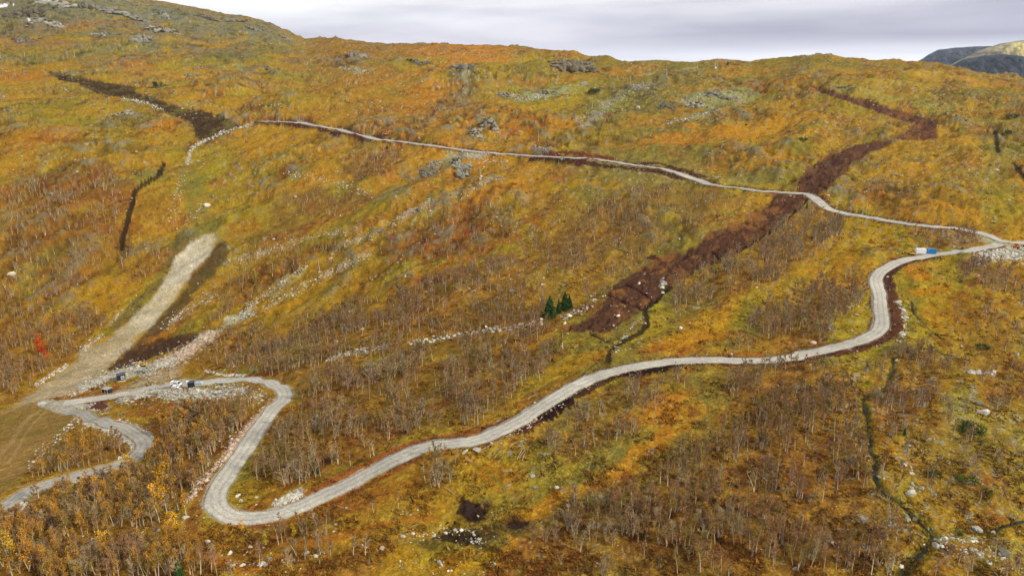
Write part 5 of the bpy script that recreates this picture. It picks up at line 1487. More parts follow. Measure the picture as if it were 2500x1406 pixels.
for i, (u, v, wp, col_, lab, cat) in enumerate(BUSH):
    if not lab: continue
    p = raycast([u], [v], H)[0]; d = project(p[None])[2][0]
    s = wp / FPX * d / 2 / 1.1
    t_, c_ = bush(4000 + i)
    r_ = place_tree(make_mesh('branches', t_[0], t_[1], M_PLANT, t_[2]), make_mesh('foliage', c_[0], c_[1], M_PLANT, np.clip(c_[2] * C(*col_)[None], 0, .6)), p[0], p[1], p[2] + CAMZ, s, i, cat.replace(' ', '_'), lab, cat, None, (1, 1, .8))
    for ch in r_.children: ch.name = 'stems' if ch.name.startswith('trunk') else 'foliage'

# ------------------------------------------------------------------ dwarf shrubs and tussocks
def clump(seed, n, up):
    r = np.random.default_rng(seed)
    a = r.standard_normal((n, 3)) * np.array([.35, .35, .05]); a[:, 2] = .0
    d = r.standard_normal((n, 3)) * .55 + np.array([0, 0, up]); d /= np.linalg.norm(d, axis=1)[:, None]
    b = a + d * r.uniform(.5, 1.0, (n, 1))
    x = np.cross(d, r.standard_normal((n, 3))); x /= np.linalg.norm(x, axis=1)[:, None]
    V = np.stack([a + x * .22, a - x * .22, b], 1).reshape(-1, 3)
    c = np.repeat(1 + .3 * r.standard_normal((n, 1)), 3, 0) * np.ones((1, 3))
    return V, np.arange(3 * n).reshape(-1, 3), np.clip(c, .4, 1.8)
cl_lib = {k: clump(700 + k, 7, .8) for k in range(10)}
items = []
n = 150000
hy = 1 / rng.uniform(1 / 650, 1 / 86, n); P = np.stack([rng.uniform(-.88, .88, n) * hy, hy, hy * 0], 1)
P[:, 2] = Hn(P[:, 0], P[:, 1])
P = P[in_frame(P, 10, 20)[0]]
cn = fbm(P[:, 0] / 7, P[:, 1] / 7, 801, 4, .6)
ct = fbm(P[:, 0] / 20, P[:, 1] / 20, 802, 3)
ok = (cn > .02) & road_clear(P[:, 0], P[:, 1], .8)
for k in PW: ok &= poly_sd(P[:, 0], P[:, 1], PW[k], 1) < 0
ok &= poly_sd(P[:, 0], P[:, 1], SLW, 1) < 0; ok &= poly_sd(P[:, 0], P[:, 1], FDW, 1) < 0; ok &= poly_sd(P[:, 0], P[:, 1], SRW, 1) < 0
P = P[ok]; ct = ct[ok]
zz = Pz(P[:, 0], P[:, 1])
pal = [C(138, 66, 32), C(120, 84, 44), C(158, 108, 40), C(112, 104, 48), C(96, 64, 38), C(176, 140, 56), C(150, 78, 36)]
gc = ground_colour(P[:, 0], P[:, 1])
for i in range(len(P)):
    s = .40 * rng.lognormal(0, .38) * (1 + .0016 * P[i, 1])
    c = pal[int(np.clip((ct[i] + .5 + rng.normal(0, .3)), 0, .999) * len(pal))] * .45 + gc[i] * .6
    items.append((int(rng.integers(0, 10)), P[i, 0], P[i, 1], zz[i] - .05, s, s, s * .9, rng.uniform(0, 6.28), c * rng.uniform(.8, 1.2)))
V, F, Cc = merge(items, cl_lib)
tag(obj('heather', make_mesh('heather', V, F, M_PLANT, np.clip(Cc, 0, .8))), 'rust and olive heather and dwarf shrubs covering the moor', kind='stuff')

# ------------------------------------------------------------------ felled birches and slash by the road
LOGS = [(1175,1100,1205,1085),(1190,1112,1218,1098),(1200,1125,1228,1096),(1215,1130,1230,1105),(1268,1118,1290,1090),(1275,1126,1286,1098),(1262,1122,1278,1092),(1245,1090,1262,1080),(1395,1072,1412,1096),(1288,975,1310,965),(1300,968,1325,972),(1300,955,1315,975),(1405,985,1422,998),
        (1085,1190,1110,1208),(815,1232,850,1246),(1000,1290,1022,1280),(310,1328,325,1352),(1895,1200,1935,1190),(1660,1245,1690,1232),(2030,1040,2050,1046),(590,1302,612,1316),(620,1300,640,1304),(2280,1384,2300,1376),(150,845,178,832),(2430,1392,2480,1386),(1060,1318,1075,1322)]
for i, (u0, v0, u1, v1) in enumerate(LOGS):
    a, b = raycast([u0, u1], [v0, v1], H)
    r = np.random.default_rng(i)
    mid = (a + b) / 2 + np.array([r.normal(0, .15), r.normal(0, .15), .25]); a[2] += .08; b[2] += .2
    L = np.linalg.norm(b - a)
    org = a.copy()
    A = Acc()
    V, F = tube(np.array([a, (a + mid) / 2 + [0, 0, .06], mid, (mid + b) / 2 + [0, 0, -.03], b]) - org, [.08, .07, .055, .04, .02], 6); A.add(V, F, C(186, 166, 128))
    for j in range(5):
        f = r.uniform(.35, .95); p0 = a + (b - a) * f - org + [0, 0, .12]
        d = (b - a) / L * .8 + r.standard_normal(3) * .5; d[2] = abs(d[2])
        V, F = tube(np.array([p0, p0 + d * .4, p0 + d * .9]), [.035, .022, .01], 3); A.add(V, F, C(170, 146, 112))
    V, F, Cc = A.get()
    o = obj('felled_tree', make_mesh('felled_tree', V, F, M_PLANT, Cc), loc=(org[0], org[1], org[2] + CAMZ))
    where = ('beside the cream boulder below the road' if i < 4 else 'in the slash below the long road' if i < 9 else 'in the brushwood above the rising road' if i < 13 else None)
    if where: tag(o, 'pale felled birch stem lying ' + where, 'felled tree', 'felled stems ' + where)
    else: tag(o, 'pale fallen stem ' + ['left of the big peat pool', 'below the straight after the hairpin', 'beside the stony peat pile', 'at the bottom of the lower left wood', 'arching among the lower right birches', 'in the left part of the lower right wood', 'near the dark stream in the upper right wood', 'on the cleared slope under the hairpin, left one', 'on the cleared slope under the hairpin, right one', 'right of the lower stream end', 'left of the ski slope among yellow birches', 'in the bottom right corner thicket', 'on the stony ground beside the pools'][i - 13], 'felled tree')
# ------------------------------------------------------------------ man made things
def paint(name, c, rough=.55, metal=0, spec=.4, bump=None):
    return principled(name, col=tuple(min(.88, v * (1.25 if name == 'white_paint' else 1)) for v in alb(c)), rough=rough, spec=spec, metal=metal, detail=[(1.3, .07, .3), (9.0, .07, 0)], bump=bump)
MT = dict(black=paint('black_timber', (42, 42, 46), .7), roof=paint('dark_roofing', (84, 86, 96), .6), concrete=paint('concrete', (206, 200, 184), .9), white=paint('white_paint', (250, 248, 238), .45),
          glass=paint('dark_glass', (40, 46, 54), .12, spec=.6), pane=paint('grey_pane', (140, 140, 146), .2), yellow=paint('yellow_paint', (232, 178, 50), .5), orange=paint('orange_paint', (222, 128, 58), .5),
          rubber=paint('rubber', (38, 36, 34), .85), steel=paint('steel', (150, 152, 156), .45, .3), rust=paint('rusty_steel', (150, 76, 36), .85), blue=paint('blue_paint', (24, 120, 186), .4), paleblue=paint('pale_blue_panel', (196, 214, 214), .5),
          wood=paint('sawn_wood', (214, 178, 150), .8), palewood=paint('weathered_wood', (214, 200, 172), .85), dark=paint('dark_metal', (60, 56, 52), .6), galv=paint('galvanised', (196, 194, 178), .5, .2), cloth=paint('grey_sheet', (176, 172, 166), .8))
class MB:
    def __init__(s): s.V = []; s.F = []
    def box(s, c, d, rz=0, taper=(1, 1), rx=0, ry=0, bev=0.0):
        x, y, z = [q / 2 for q in d]; n = len(s.V)
        R = Matrix.Rotation(rz, 3, 'Z') @ Matrix.Rotation(ry, 3, 'Y') @ Matrix.Rotation(rx, 3, 'X')
        if bev <= 0: bev = min(d) * .06
        P = []
        for sz in (-1, 1):
            tx, ty = taper if sz > 0 else (1, 1)
            for (ax, ay) in ((-1, -1), (1, -1), (1, 1), (-1, 1)):
                for k in (0, 1):   # chamfered upright edges
                    first = (ax * ay > 0)
                    bx = bev if (k == 0) == first else 0; by = bev if (k == 0) != first else 0
                    # order the pair so the loop runs anticlockwise
                    P.append((ax * (x * tx - (0 if (k == 1) == first else bev)), ay * (y * ty - (bev if (k == 1) == first else 0)), sz * z))
        for p in P:
            q = R @ Vector(p); s.V.append((c[0] + q.x, c[1] + q.y, c[2] + q.z))
        s.F.append(tuple(n + i for i in range(7, -1, -1))); s.F.append(tuple(n + 8 + i for i in range(8)))
        for i in range(8):
            j = (i + 1) % 8; s.F.append((n + i, n + j, n + 8 + j, n + 8 + i))
        return s
    def rod(s, a, b, r, n=8, r2=None):
        a, b = Vector(a), Vector(b); d = (b - a).normalized()
        u = d.cross(Vector((0, 0, 1)));
        if u.length < 1e-4: u = Vector((1, 0, 0))
        u.normalize(); w = d.cross(u); k = len(s.V); r2 = r if r2 is None else r2
        for p, rr in ((a, r), (b, r2)):
            for i in range(n):
                t = 2 * math.pi * i / n; q = p + (u * math.cos(t) + w * math.sin(t)) * rr; s.V.append(tuple(q))
        for i in range(n):
            j = (i + 1) % n; s.F.append((k + i, k + j, k + n + j, k + n + i))
        s.F.append(tuple(k + i for i in range(n - 1, -1, -1))); s.F.append(tuple(k + n + i for i in range(n)))
        return s
    def prism(s, prof, y0, y1):
        """profile in x,z extruded along y"""
        k = len(s.V); n = len(prof)
        for y in (y0, y1):
            for x, z in prof: s.V.append((x, y, z))
        for i in range(n):
            j = (i + 1) % n; s.F.append((k + i, k + j, k + n + j, k + n + i))
        s.F.append(tuple(k + i for i in range(n - 1, -1, -1))); s.F.append(tuple(k + n + i for i in range(n)))
        return s
    def build(s, name, mat, parent=None):
        me = make_mesh(name, s.V, s.F, MT[mat] if isinstance(mat, str) else mat)
        import bmesh
        bm = bmesh.new(); bm.from_mesh(me); bmesh.ops.recalc_face_normals(bm, faces=bm.faces); bm.to_mesh(me); bm.free()
        return obj(name, me, parent)
def stand(name, u, v, px, real, rz, label, cat, group=None, sink=.05):
    """an Empty on the ground at photo point (u, v); the thing is real metres long and spans px photo pixels"""
    p = raycast([u], [v], H)[0]; d = project(p[None])[2][0]
    s = px / FPX * d / real
    r = bpy.data.objects.new(name, None); r.location = (p[0], p[1], p[2] + CAMZ - sink); r.scale = (s, s, s); r.rotation_euler = (0, 0, rz)
    link(r); tag(r, label, cat, group)
    return r
R_ = math.radians
def hut(r, w, l, h, roofmat, wallmat, fh=0, wins=(), door=True, pitch=.25, over=.18):
    if fh: MB().box((0, 0, fh / 2 - .3), (w + .06, l + .06, fh + .6)).build('foundation', 'concrete', r)
    wl = MB().prism([(-w / 2, fh), (w / 2, fh), (w / 2, fh + h + pitch), (-w / 2, fh + h)], -l / 2, l / 2)
    wall = wl.build('wall', wallmat, r)
    b = MB()
    for i in range(9):      # board joints
        x = -w / 2 + w * (i + .5) / 9
        b.box((x, -l / 2 - .012, fh + h / 2), (.05, .03, h - .05))
    b.build('cladding_boards', wallmat, wall)
    a = math.atan2(pitch, w)
    MB().prism([(-w / 2 - over, fh + h - over * pitch / w + .01), (w / 2 + over, fh + h + pitch + over * pitch / w + .01), (w / 2 + over, fh + h + pitch + .13 + over * pitch / w), (-w / 2 - over, fh + h + .13 - over * pitch / w)], -l / 2 - over, l / 2 + over).build('roof', roofmat, r)
    for (face, c, ww, wh, zc) in wins:
        if face == 'front': P = (c, -l / 2 - .05, zc); D = (ww, .08, wh); D2 = (ww - .3, .04, wh - .3); Q = (c, -l / 2 - .10, zc)
        else: P = (w / 2 + .05, c, zc); D = (.08, ww, wh); D2 = (.04, ww - .3, wh - .3); Q = (w / 2 + .10, c, zc)
        f = MB().box(P, D).build('window', 'white', r); MB().box(Q, D2).build('pane', 'pane', f)
    if door:
        dr = MB().box((-w / 2 - .03, l * .1, fh + 1.0), (.06, .9, 2.0)).build('door', 'dark', r); MB().box((-w / 2 - .09, l * .1 + .3, fh + 1.0), (.06, .12, .05)).build('handle', 'steel', dr)
# black hut with the white window, a small kiosk on a pale plinth
r = stand('site_hut', 297, 930, 24, 3.9, R_(28), 'black timber hut with a white window on a pale concrete plinth beside the ski slope', 'hut')
hut(r, 2.9, 2.6, 2.1, 'roof', 'black', .8, [('front', .55, 1.15, 1.25, 1.9)])
# open sided dark shed with pale roof
r = stand('open_shed', 262, 958, 21, 3.6, R_(-20), 'low dark open shed with a pale flat roof at the foot of the rusty trough', 'shed')
MB().box((0, 0, 2.0), (3.5, 2.8, .14)).build('roof', 'cloth', r)
MB().box((0, 1.2, 1.0), (3.2, .12, 1.9)).box((-1.5, 0, 1.0), (.12, 2.3, 1.9)).box((1.5, .4, 1.0), (.12, 1.6, 1.9)).box((0, -.4, 1.1), (3.0, .1, 1.6)).build('wall', 'black', r)
for x in (-1.6, .15, 1.6): MB().box((x, -1.25, .97), (.13, .13, 1.94)).build('post', 'galv', r)
# rusty trough
r = stand('steel_trough', 279, 952, 24, 5.0, R_(42), 'long rusty steel trough leaning up the bank between the shed and the hut', 'trough')
tb = MB()
tb.box((0, 0, 1.0), (5.4, 1.3, .08), ry=R_(-12)).box((0, .65, 1.25), (5.4, .08, .55), ry=R_(-12)).box((0, -.65, 1.25), (5.4, .08, .55), ry=R_(-12)).build('trough', 'rust', r)
for x in (-2, -.7, .6, 1.9): MB().box((x, -.72, 1.25 + x * .21), (.12, .08, .62)).build('rib', 'rust', r)
for x in (-1.8, 1.8): MB().rod((x, -.5, -.3), (x, -.5, 1 + x * .2), .07).rod((x, .5, -.3), (x, .5, 1 + x * .2), .07).build('support', 'dark', r)

def excavator(r, col, pose, cabside=1):
    """pose: boom angle, stick angle, slew, reach scale"""
    ba, sa, slew, bs = pose
    for sy in (-1, 1):
        t = MB()
        t.prism([(-1.6, .12), (-1.35, 0), (1.35, 0), (1.6, .12), (1.72, .42), (1.5, .74), (1.2, .8), (-1.2, .8), (-1.5, .74), (-1.72, .42)], sy * 1.15 - .28, sy * 1.15 + .28)
        tr_ = t.build('track', 'rubber', r)
        w = MB()
        for x in (-1.25, -.6, .05, .7, 1.25): w.rod((x, sy * 1.15 - .31, .4), (x, sy * 1.15 + .31, .4), .26)
        w.build('wheels', 'dark', tr_)
    MB().box((0, 0, .55), (1.5, 1.9, .45)).build('undercarriage', 'dark', r)
    h = bpy.data.objects.new('upper_body', None)
    c, s = math.cos(slew), math.sin(slew)
    def T(mb):
        mb.V = [(x * c - y * s, x * s + y * c, z) for x, y, z in mb.V]; return mb
    bd = T(MB().prism([(-1.95, 1.0), (1.2, 1.0), (1.2, 1.35), (.4, 1.75), (-1.7, 1.85), (-2.05, 1.55)], -1.2, 1.2)).build('body', col, r)
    T(MB().box((-1.2, -.5, 1.93), (.9, .8, .16)).rod((-1.5, .7, 1.8), (-1.5, .7, 2.25), .07)).build('engine_cover', 'dark', bd)
    cb = T(MB().prism([(-.35, 1.36), (1.15, 1.36), (1.25, 2.0), (.85, 2.8), (-.35, 2.8)], .25, 1.18)).build('cab', col, r)
    T(MB().prism([(-.2, 1.9), (1.12, 1.9), (1.18, 2.02), (.82, 2.68), (-.2, 2.68)], .20, 1.22)).build('window', 'glass', cb)
    p0 = Vector((.9, -.35, 1.5)); L1 = 2.4 * bs; L2 = 2.3 * bs
    p1 = p0 + Vector((math.cos(ba), 0, math.sin(ba))) * L1; p2 = p1 + Vector((math.cos(ba * .35), 0, math.sin(ba * .35))) * L2
    q = p2 + Vector((math.cos(sa), 0, math.sin(sa))) * 2.4 * bs
    def limb(a, b, w0, w1):
        d = (b - a).normalized(); nrm = Vector((-d.z, 0, d.x)); m = MB()
        pr = [a - nrm * w0 / 2, b - nrm * w1 / 2, b + nrm * w1 / 2, a + nrm * w0 / 2]
        return m.prism([(v.x, v.z) for v in pr], -.35 - .17, -.35 + .17)
    m = limb(p0, p1, .42, .55); m2 = limb(p1 - (p2 - p1).normalized() * .12, p2, .55, .36); k = len(m.V)
    m.V += m2.V; m.F += [tuple(i + k for i in f) for f in m2.F]
    T(m).build('boom', col, r)
    T(MB().rod(tuple(p0 + Vector((.3, 0, -.35))), tuple(p1 + Vector((0, 0, -.15))), .08)).build('boom_cylinder', 'steel', r)
    T(limb(p2, q, .40, .24)).build('stick', col, r)
    e = q; g = Vector((math.cos(sa + .5), 0, math.sin(sa + .5)))
    T(MB().prism([(e.x - .15, e.z + .1), (e.x + .2, e.z + .05), (e.x + .35, e.z - .55), (e.x - .15, e.z - .95), (e.x - .75, e.z - .7), (e.x - .4, e.z - .45)], -.85, .15)).build('bucket', 'dark', r)
r = stand('excavator', 351, 893, 27, 7.4, R_(192), 'yellow excavator digging at the edge of the blasted rock, boom low', 'excavator')
excavator(r, 'yellow', (R_(38), R_(-75), R_(10), .9))
r = stand('excavator', 944, 331, 19, 6.4, R_(12), 'orange excavator with raised boom standing alone on the upper gravel road', 'excavator')
excavator(r, 'orange', (R_(66), R_(-65), R_(8), .85))
r = stand('excavator', 2224, 622, 26, 7.2, R_(176), 'yellow excavator resting its bucket on the verge left of the white container', 'excavator')
excavator(r, 'yellow', (R_(30), R_(-58), R_(0), .8))
# wheel loader at the junction
def loader(r, col):
    for x in (-1.3, 1.3):
        for y in (-.95, .95):
            w = MB().rod((x, y - .25, .65), (x, y + .25, .65), .68, 14).build('wheel', 'rubber', r); MB().rod((x, y - .28, .65), (x, y + .28, .65), .28, 10).build('rim', col, w)
    b = MB().prism([(-2.3, .8), (-.2, .8), (-.2, 1.7), (-1.9, 1.7), (-2.35, 1.4)], -.85, .85).build('body', col, r)
    MB().prism([(-.1, .7), (1.8, .7), (1.5, 1.2), (-.1, 1.4)], -.55, .55).build('front_frame', col, r)
    cb = MB().prism([(-1.0, 1.72), (.35, 1.72), (.2, 2.9), (-.9, 2.9)], -.65, .65).build('cab', col, r); MB().prism([(-.9, 1.95), (.32, 1.95), (.2, 2.75), (-.85, 2.75)], -.68, .68).build('window', 'glass', cb)
    for y in (-.4, .4): MB().prism([(.6, 1.3), (.8, 1.6), (2.6, .7), (2.5, .45)], y - .09, y + .09).build('lift_arm', col, r)
    MB().prism([(2.5, .1), (3.5, .05), (3.6, .2), (2.75, .3), (2.6, 1.0), (2.45, 1.0)], -1.2, 1.2).build('bucket', 'dark', r)
r = stand('wheel_loader', 2478, 606, 24, 5.8, R_(186), 'orange wheel loader parked above the big boulder pile at the right edge', 'wheel loader'); loader(r, 'orange')
r = stand('steel_bucket', 2497, 603, 10, 2.2, R_(15), 'dark steel digging bucket lying at the right picture edge beside the orange loader', 'bucket')
MB().prism([(-1.1, 0), (.9, 0), (1.1, .35), (.7, 1.1), (.4, 1.1), (.6, .3), (-.9, .25)], -.8, .8).build('shell', 'dark', r)
for y in (-.6, -.2, .2, .6): MB().box((-1.2, y, .08), (.35, .12, .12)).build('tooth', 'steel', r)

# white container and blue tank on the road verge
r = stand('container', 2246, 620, 24, 4.8, R_(-6), 'bright white box container standing on the road verge left of the blue tank', 'container')
bx = MB().box((0, 0, 1.55), (4.8, 2.3, 2.5)).build('shell', 'white', r)
rb = MB()
for i in range(16): rb.box((-2.25 + i * .3, -1.17, 1.55), (.05, .03, 2.3))
rb.build('ribs', 'white', bx)
MB().box((0, 0, .22), (4.6, 2.0, .2)).build('base_frame', 'dark', r)
for x in (-1.8, 1.8): MB().box((x, 0, .06), (.3, 2.2, .2)).build('skid', 'steel', r)
r = stand('water_tank', 2272, 621, 23, 4.2, R_(-2), 'blue rounded tank with a pale rim on the verge beside the white container', 'tank')
prof = [(math.cos(t) * 1.9, 1.45 + math.sin(t) * 1.35) for t in np.linspace(0, 2 * math.pi, 21)[:-1]]
prof = [(math.copysign(abs(x / 1.9) ** .6, x) * 1.9, 1.45 + math.copysign(abs((z - 1.45) / 1.35) ** .6, z - 1.45) * 1.35) for x, z in prof]
MB().prism(prof, -1.1, 1.1).build('tank', 'blue', r)
for y in (-1.0, 1.0): 
    o_ = [(x * 1.04, 1.45 + (z - 1.45) * 1.04) for x, z in prof]
    MB().prism(o_, y - .07, y + .07).build('rim', 'paleblue', r)
MB().box((0, 0, .08), (3.0, 1.9, .2)).build('cradle', 'dark', r)
MB().rod((0, 0, 2.75), (0, 0, 2.98), .3).build('lid', 'dark', r)

# vans and trailers of the yard
def van(r, L=4.9, W=1.9, Hh=2.0, small=False):
    if not small: pr = [(-L / 2, .45), (L / 2 - .1, .45), (L / 2, .95), (L / 2 - .75, 1.15), (L / 2 - 1.45, Hh), (-L / 2 + .08, Hh), (-L / 2, 1.8)]
    else: pr = [(-L / 2, .45), (L / 2 - .05, .45), (L / 2, .85), (L / 2 - 1.2, 1.0), (L / 2 - 1.75, Hh), (-L / 2 + .5, Hh), (-L / 2, 1.0)]
    b = MB().prism(pr, -W / 2, W / 2).build('body', 'white', r)
    x1 = L / 2 - (1.45 if not small else 1.75); x0 = L / 2 - (.75 if not small else 1.2); zb = 1.15 if not small else 1.0
    m = MB()
    m.V = [(x0 + .03, -W / 2 + .12, zb + .06), (x0 + .03, W / 2 - .12, zb + .06), (x1 + .05, W / 2 - .2, Hh - .06), (x1 + .05, -W / 2 + .2, Hh - .06), (x0 - .1, -W / 2 + .12, zb + .02), (x0 - .1, W / 2 - .12, zb + .02), (x1 - .1, W / 2 - .2, Hh - .1), (x1 - .1, -W / 2 + .2, Hh - .1)]
    m.F = [(0, 1, 2, 3), (7, 6, 5, 4), (0, 4, 5, 1), (1, 5, 6, 2), (2, 6, 7, 3), (3, 7, 4, 0)]
    m.build('windscreen', 'glass', b)
    n_ = 1 if not small else 2
    for y in (-1, 1):
        for k in range(n_ + 1):
            x = x1 - .05 - k * 1.05
            MB().box((x - .3, y * (W / 2 + .005), zb + (Hh - zb) * .45), (.85, .03, (Hh - zb) * .55)).build('window', 'glass', b)
    if not small:
        for x in (-.9, .1): MB().box((x, 0, Hh + .03), (.5, 1.0, .06)).build('roof_rack', 'dark', r)
    MB().box((L / 2 - .02, 0, .55), (.14, W - .1, .22)).build('bumper', 'dark', r)
    for y in (-1, 1): MB().box((L / 2 - .03, y * (W / 2 - .25), .82), (.08, .3, .16)).build('headlight', 'pane', r)
    for x in (-L / 2 + .9, L / 2 - .9):
        for y in (-1, 1):
            w = MB().rod((x, y * (W / 2 - .2), .34), (x, y * (W / 2 + .03), .34), .36, 14).build('wheel', 'rubber', r); MB().rod((x, y * (W / 2 - .05), .34), (x, y * (W / 2 + .05), .34), .19, 10).build('rim', 'steel', w)
r = stand('van', 431, 941, 29, 5.2, R_(-14), 'larger white van with racks on its roof parked in the yard beside the black hut', 'van'); van(r)
r = stand('car', 429, 947, 18, 4.0, R_(-6), 'small white car parked right in front of the white van', 'car'); van(r, 3.9, 1.7, 1.5, True)
r = stand('trailer', 408, 939, 15, 3.4, R_(2), 'small trailer loaded with pinkish boards left of the white van', 'trailer')
MB().box((0, 0, .62), (2.6, 1.5, .16)).build('bed', 'steel', r)
ld = MB()
for i in range(6): ld.box((.02 * i, -.5 + .2 * i, .86 + .04 * (i % 3)), (2.3, .17, .3))
ld.build('board_load', 'wood', r)
for y in (-.55, .55): MB().box((0, y * 1.45, .95), (2.6, .05, .5)).build('side_board', 'wood', r)
MB().rod((1.3, 0, .6), (2.5, 0, .5), .05).build('drawbar', 'steel', r)
for x in (-.4, .35):
    for y in (-.82, .82): MB().rod((x, y - .08, .32), (x, y + .08, .32), .32, 12).build('wheel', 'rubber', r)
r = stand('site_hut', 467, 944, 15, 2.7, R_(6), 'small black hut with a grey ribbed roof standing on the yard road', 'hut')
hut(r, 2.2, 2.3, 2.2, 'roof', 'black', 0, [], True, .35)
r = stand('storage_box', 458, 935, 5, .9, 0, 'small white box against the left side of the small black hut', 'box')
MB().box((0, 0, .55), (.9, .9, 1.0)).build('case', 'white', r); MB().box((0, 0, 1.09), (.98, .98, .09)).build('lid', 'white', r)
r = stand('caravan', 487, 942, 18, 3.9, R_(4), 'pale blue white site caravan to the right of the small black hut', 'caravan')
cv = MB().prism([(-1.75, .5), (1.75, .5), (1.9, 1.2), (1.7, 2.3), (1.3, 2.45), (-1.5, 2.45), (-1.85, 2.2), (-1.9, 1.2)], -1.0, 1.0).build('body', 'paleblue', r)
for x in (-1.05, 0, 1.05): MB().box((x, -1.02, 1.6), (.75, .05, .55)).build('window', 'pane', cv)
MB().box((-.1, 0, 2.47), (1.0, .7, .1)).build('roof_hatch', 'steel', cv)
for y in (-.9, .9): MB().rod((0, y - .08, .34), (0, y + .08, .34), .34, 12).build('wheel', 'rubber', r)
MB().rod((1.8, 0, .5), (2.9, 0, .45), .06).build('drawbar', 'steel', r)
r = stand('parked_crate', 482, 934, 14, 2.6, R_(4), 'flat grey crate standing behind the pale caravan', 'crate')
MB().box((0, 0, .5), (2.6, 1.2, 1.0)).build('case', 'cloth', r); MB().box((0, 0, 1.05), (2.7, 1.3, .1)).build('lid', 'steel', r)
r = stand('fuel_pump', 541, 938, 8, 1.6, .3, 'small blue tank with a white cap standing alone on the yard road', 'tank')
MB().rod((-.55, 0, .5), (.55, 0, .5), .42, 12).build('drum', 'blue', r); MB().rod((.1, 0, .9), (.1, 0, 1.15), .12).build('cap', 'white', r)
MB().box((-.35, 0, .1), (.12, .8, .24)).box((.35, 0, .1), (.12, .8, .24)).build('cradle', 'dark', r)
# grey steel stands of the crusher and a little drill rig
r = stand('crusher_stand', 345, 911, 20, 4.4, R_(18), 'grey steel frame on legs between the yellow excavator and the yard', 'frame')
MB().box((0, 0, 2.0), (4.2, 1.6, .18)).build('deck', 'steel', r)
for x in (-1.9, -.6, .7, 1.9):
    for y in (-.7, .7): MB().box((x, y, .9), (.14, .14, 2.1)).build('leg', 'steel', r)
MB().rod((-1.9, -.7, .2), (-.6, -.7, 1.9), .05).rod((.7, -.7, .2), (1.9, -.7, 1.9), .05).build('brace', 'steel', r)
MB().box((1.4, -.2, .35), (1.2, .9, .6)).build('motor', 'dark', r)
MB().box((-.7, .0, 2.22), (2.4, 1.2, .25), ry=.12).build('hopper', 'galv', r)
r = stand('drill_rig', 364, 941, 17, 3.2, R_(-10), 'small dark drill rig with a slanting mast and a yellow engine in the yard', 'drill rig')
for y in (-.55, .55): MB().prism([(-1.0, 0), (1.0, 0), (1.2, .25), (.95, .5), (-.95, .5), (-1.2, .25)], y - .17, y + .17).build('track', 'rubber', r)
MB().box((-.2, 0, .8), (1.2, .9, .65)).build('engine', 'yellow', r)
MB().rod((1.2, 0, .4), (-1.0, 0, 3.6), .11).build('mast', 'dark', r); MB().rod((.5, 0, .8), (-.35, 0, 2.6), .06).build('support_arm', 'dark', r)
MB().box((1.5, .2, .25), (.6, .5, .5)).build('hose_drum', 'galv', r)
# conical gravel heap at the road fork
def heap(u, v, px, ratio, label, name, c, cat):
    p = raycast([u], [v], H)[0]; d = project(p[None])[2][0]; Rr = px / FPX * d / 2
    n, m = 40, 12
    a = np.arange(n) / n * 2 * np.pi; f = np.linspace(0, 1, m)
    A, F_ = np.meshgrid(a, f)
    rr = Rr * F_ * (1 + .12 * np.sin(A * 3 + 1) + .08 * np.sin(A * 7))
    X = np.cos(A) * rr; Y = np.sin(A) * rr
    Z = Rr * ratio * (1 - F_ ** 1.25) * (1 + .25 * fbm(X * 2.2 + u, Y * 2.2, 5, 3))
    gz = H(p[0] + X, p[1] + Y) - p[2]
    Vv = np.stack([X, Y, gz + Z - .12], -1).reshape(-1, 3)
    i = np.arange(m - 1)[:, None] * n + np.arange(n)[None]; j = np.arange(m - 1)[:, None] * n + (np.arange(n)[None] + 1) % n
    Fc = np.stack([i, j, j + n, i + n], -1).reshape(-1, 4)
    col = np.tile(np.array(C(*c)), (len(Vv), 1)) * (1 + .2 * fbm(Vv[:, 0] * 3, Vv[:, 1] * 3, 8, 3))[:, None]
    tag(obj(name, make_mesh(name, Vv, Fc, M_CLIFF, np.clip(col, 0, .8)), loc=(p[0], p[1], p[2] + CAMZ)), label, cat)
heap(104, 986, 26, .55, 'small pale gravel heap at the fork of the roads on the left', 'gravel_heap', (196, 196, 190), 'heap')
heap(240, 993, 42, .45, 'dark brown soil heap between the two roads on the left', 'soil_heap', (84, 50, 38), 'heap')
heap(1146, 1240, 60, .12, 'flat dark peat heap in the bottom meadow', 'peat_heap', (52, 36, 30), 'heap')
heap(312, 852, 1, .1, 'x', 'soil_heap', (84, 50, 38), 'heap') if False else None

# ------------------------------------------------------------------ lift masts
def mast(u, v, hp, label, kind='T', lean=0, group=None, lift=None):
    p = raycast([u], [v], H)[0]; d = project(p[None])[2][0]
    h = hp / FPX * d * 1.02
    r = bpy.data.objects.new('lift_mast', None); r.location = (p[0], p[1], p[2] + CAMZ); r.rotation_euler = (0, lean, R_(38) if kind == 'T' else 0)
    link(r); tag(r, label, 'lift mast', group)
    k = h / 7
    rr = max(.13, .42 * d / FPX * 1.05)
    MB().box((0, 0, -.1), (1.2, 1.2, .7)).build('foundation', 'concrete', r)
    MB().rod((0, 0, 0), (0, 0, h), rr * 1.2, 8, rr * .85).build('pole', 'galv', r)
    if kind in ('T', 'L'):
        MB().box((0, 0, h), (1.9 * k + 1.0, rr * 1.5, rr * 1.3)).build('cross_arm', 'galv', r)
        for x in (-1, 1):
            w = MB().rod((x * (.9 * k + .4), -.3, h - .25), (x * (.9 * k + .4), .3, h - .25), .26, 10).build('sheave', 'dark', r)
    if kind == 'P': MB().box((0, 0, h), (1.2, rr, rr)).build('cross_arm', 'galv', r)
    return r
mast(608, 767, 29, 'nearest lift mast on the gravel mound of the rubble ridge', 'T', -.12)
mast(781, 664, 34, 'lift mast standing in the rubble ridge of the middle slope', 'P', -.08)
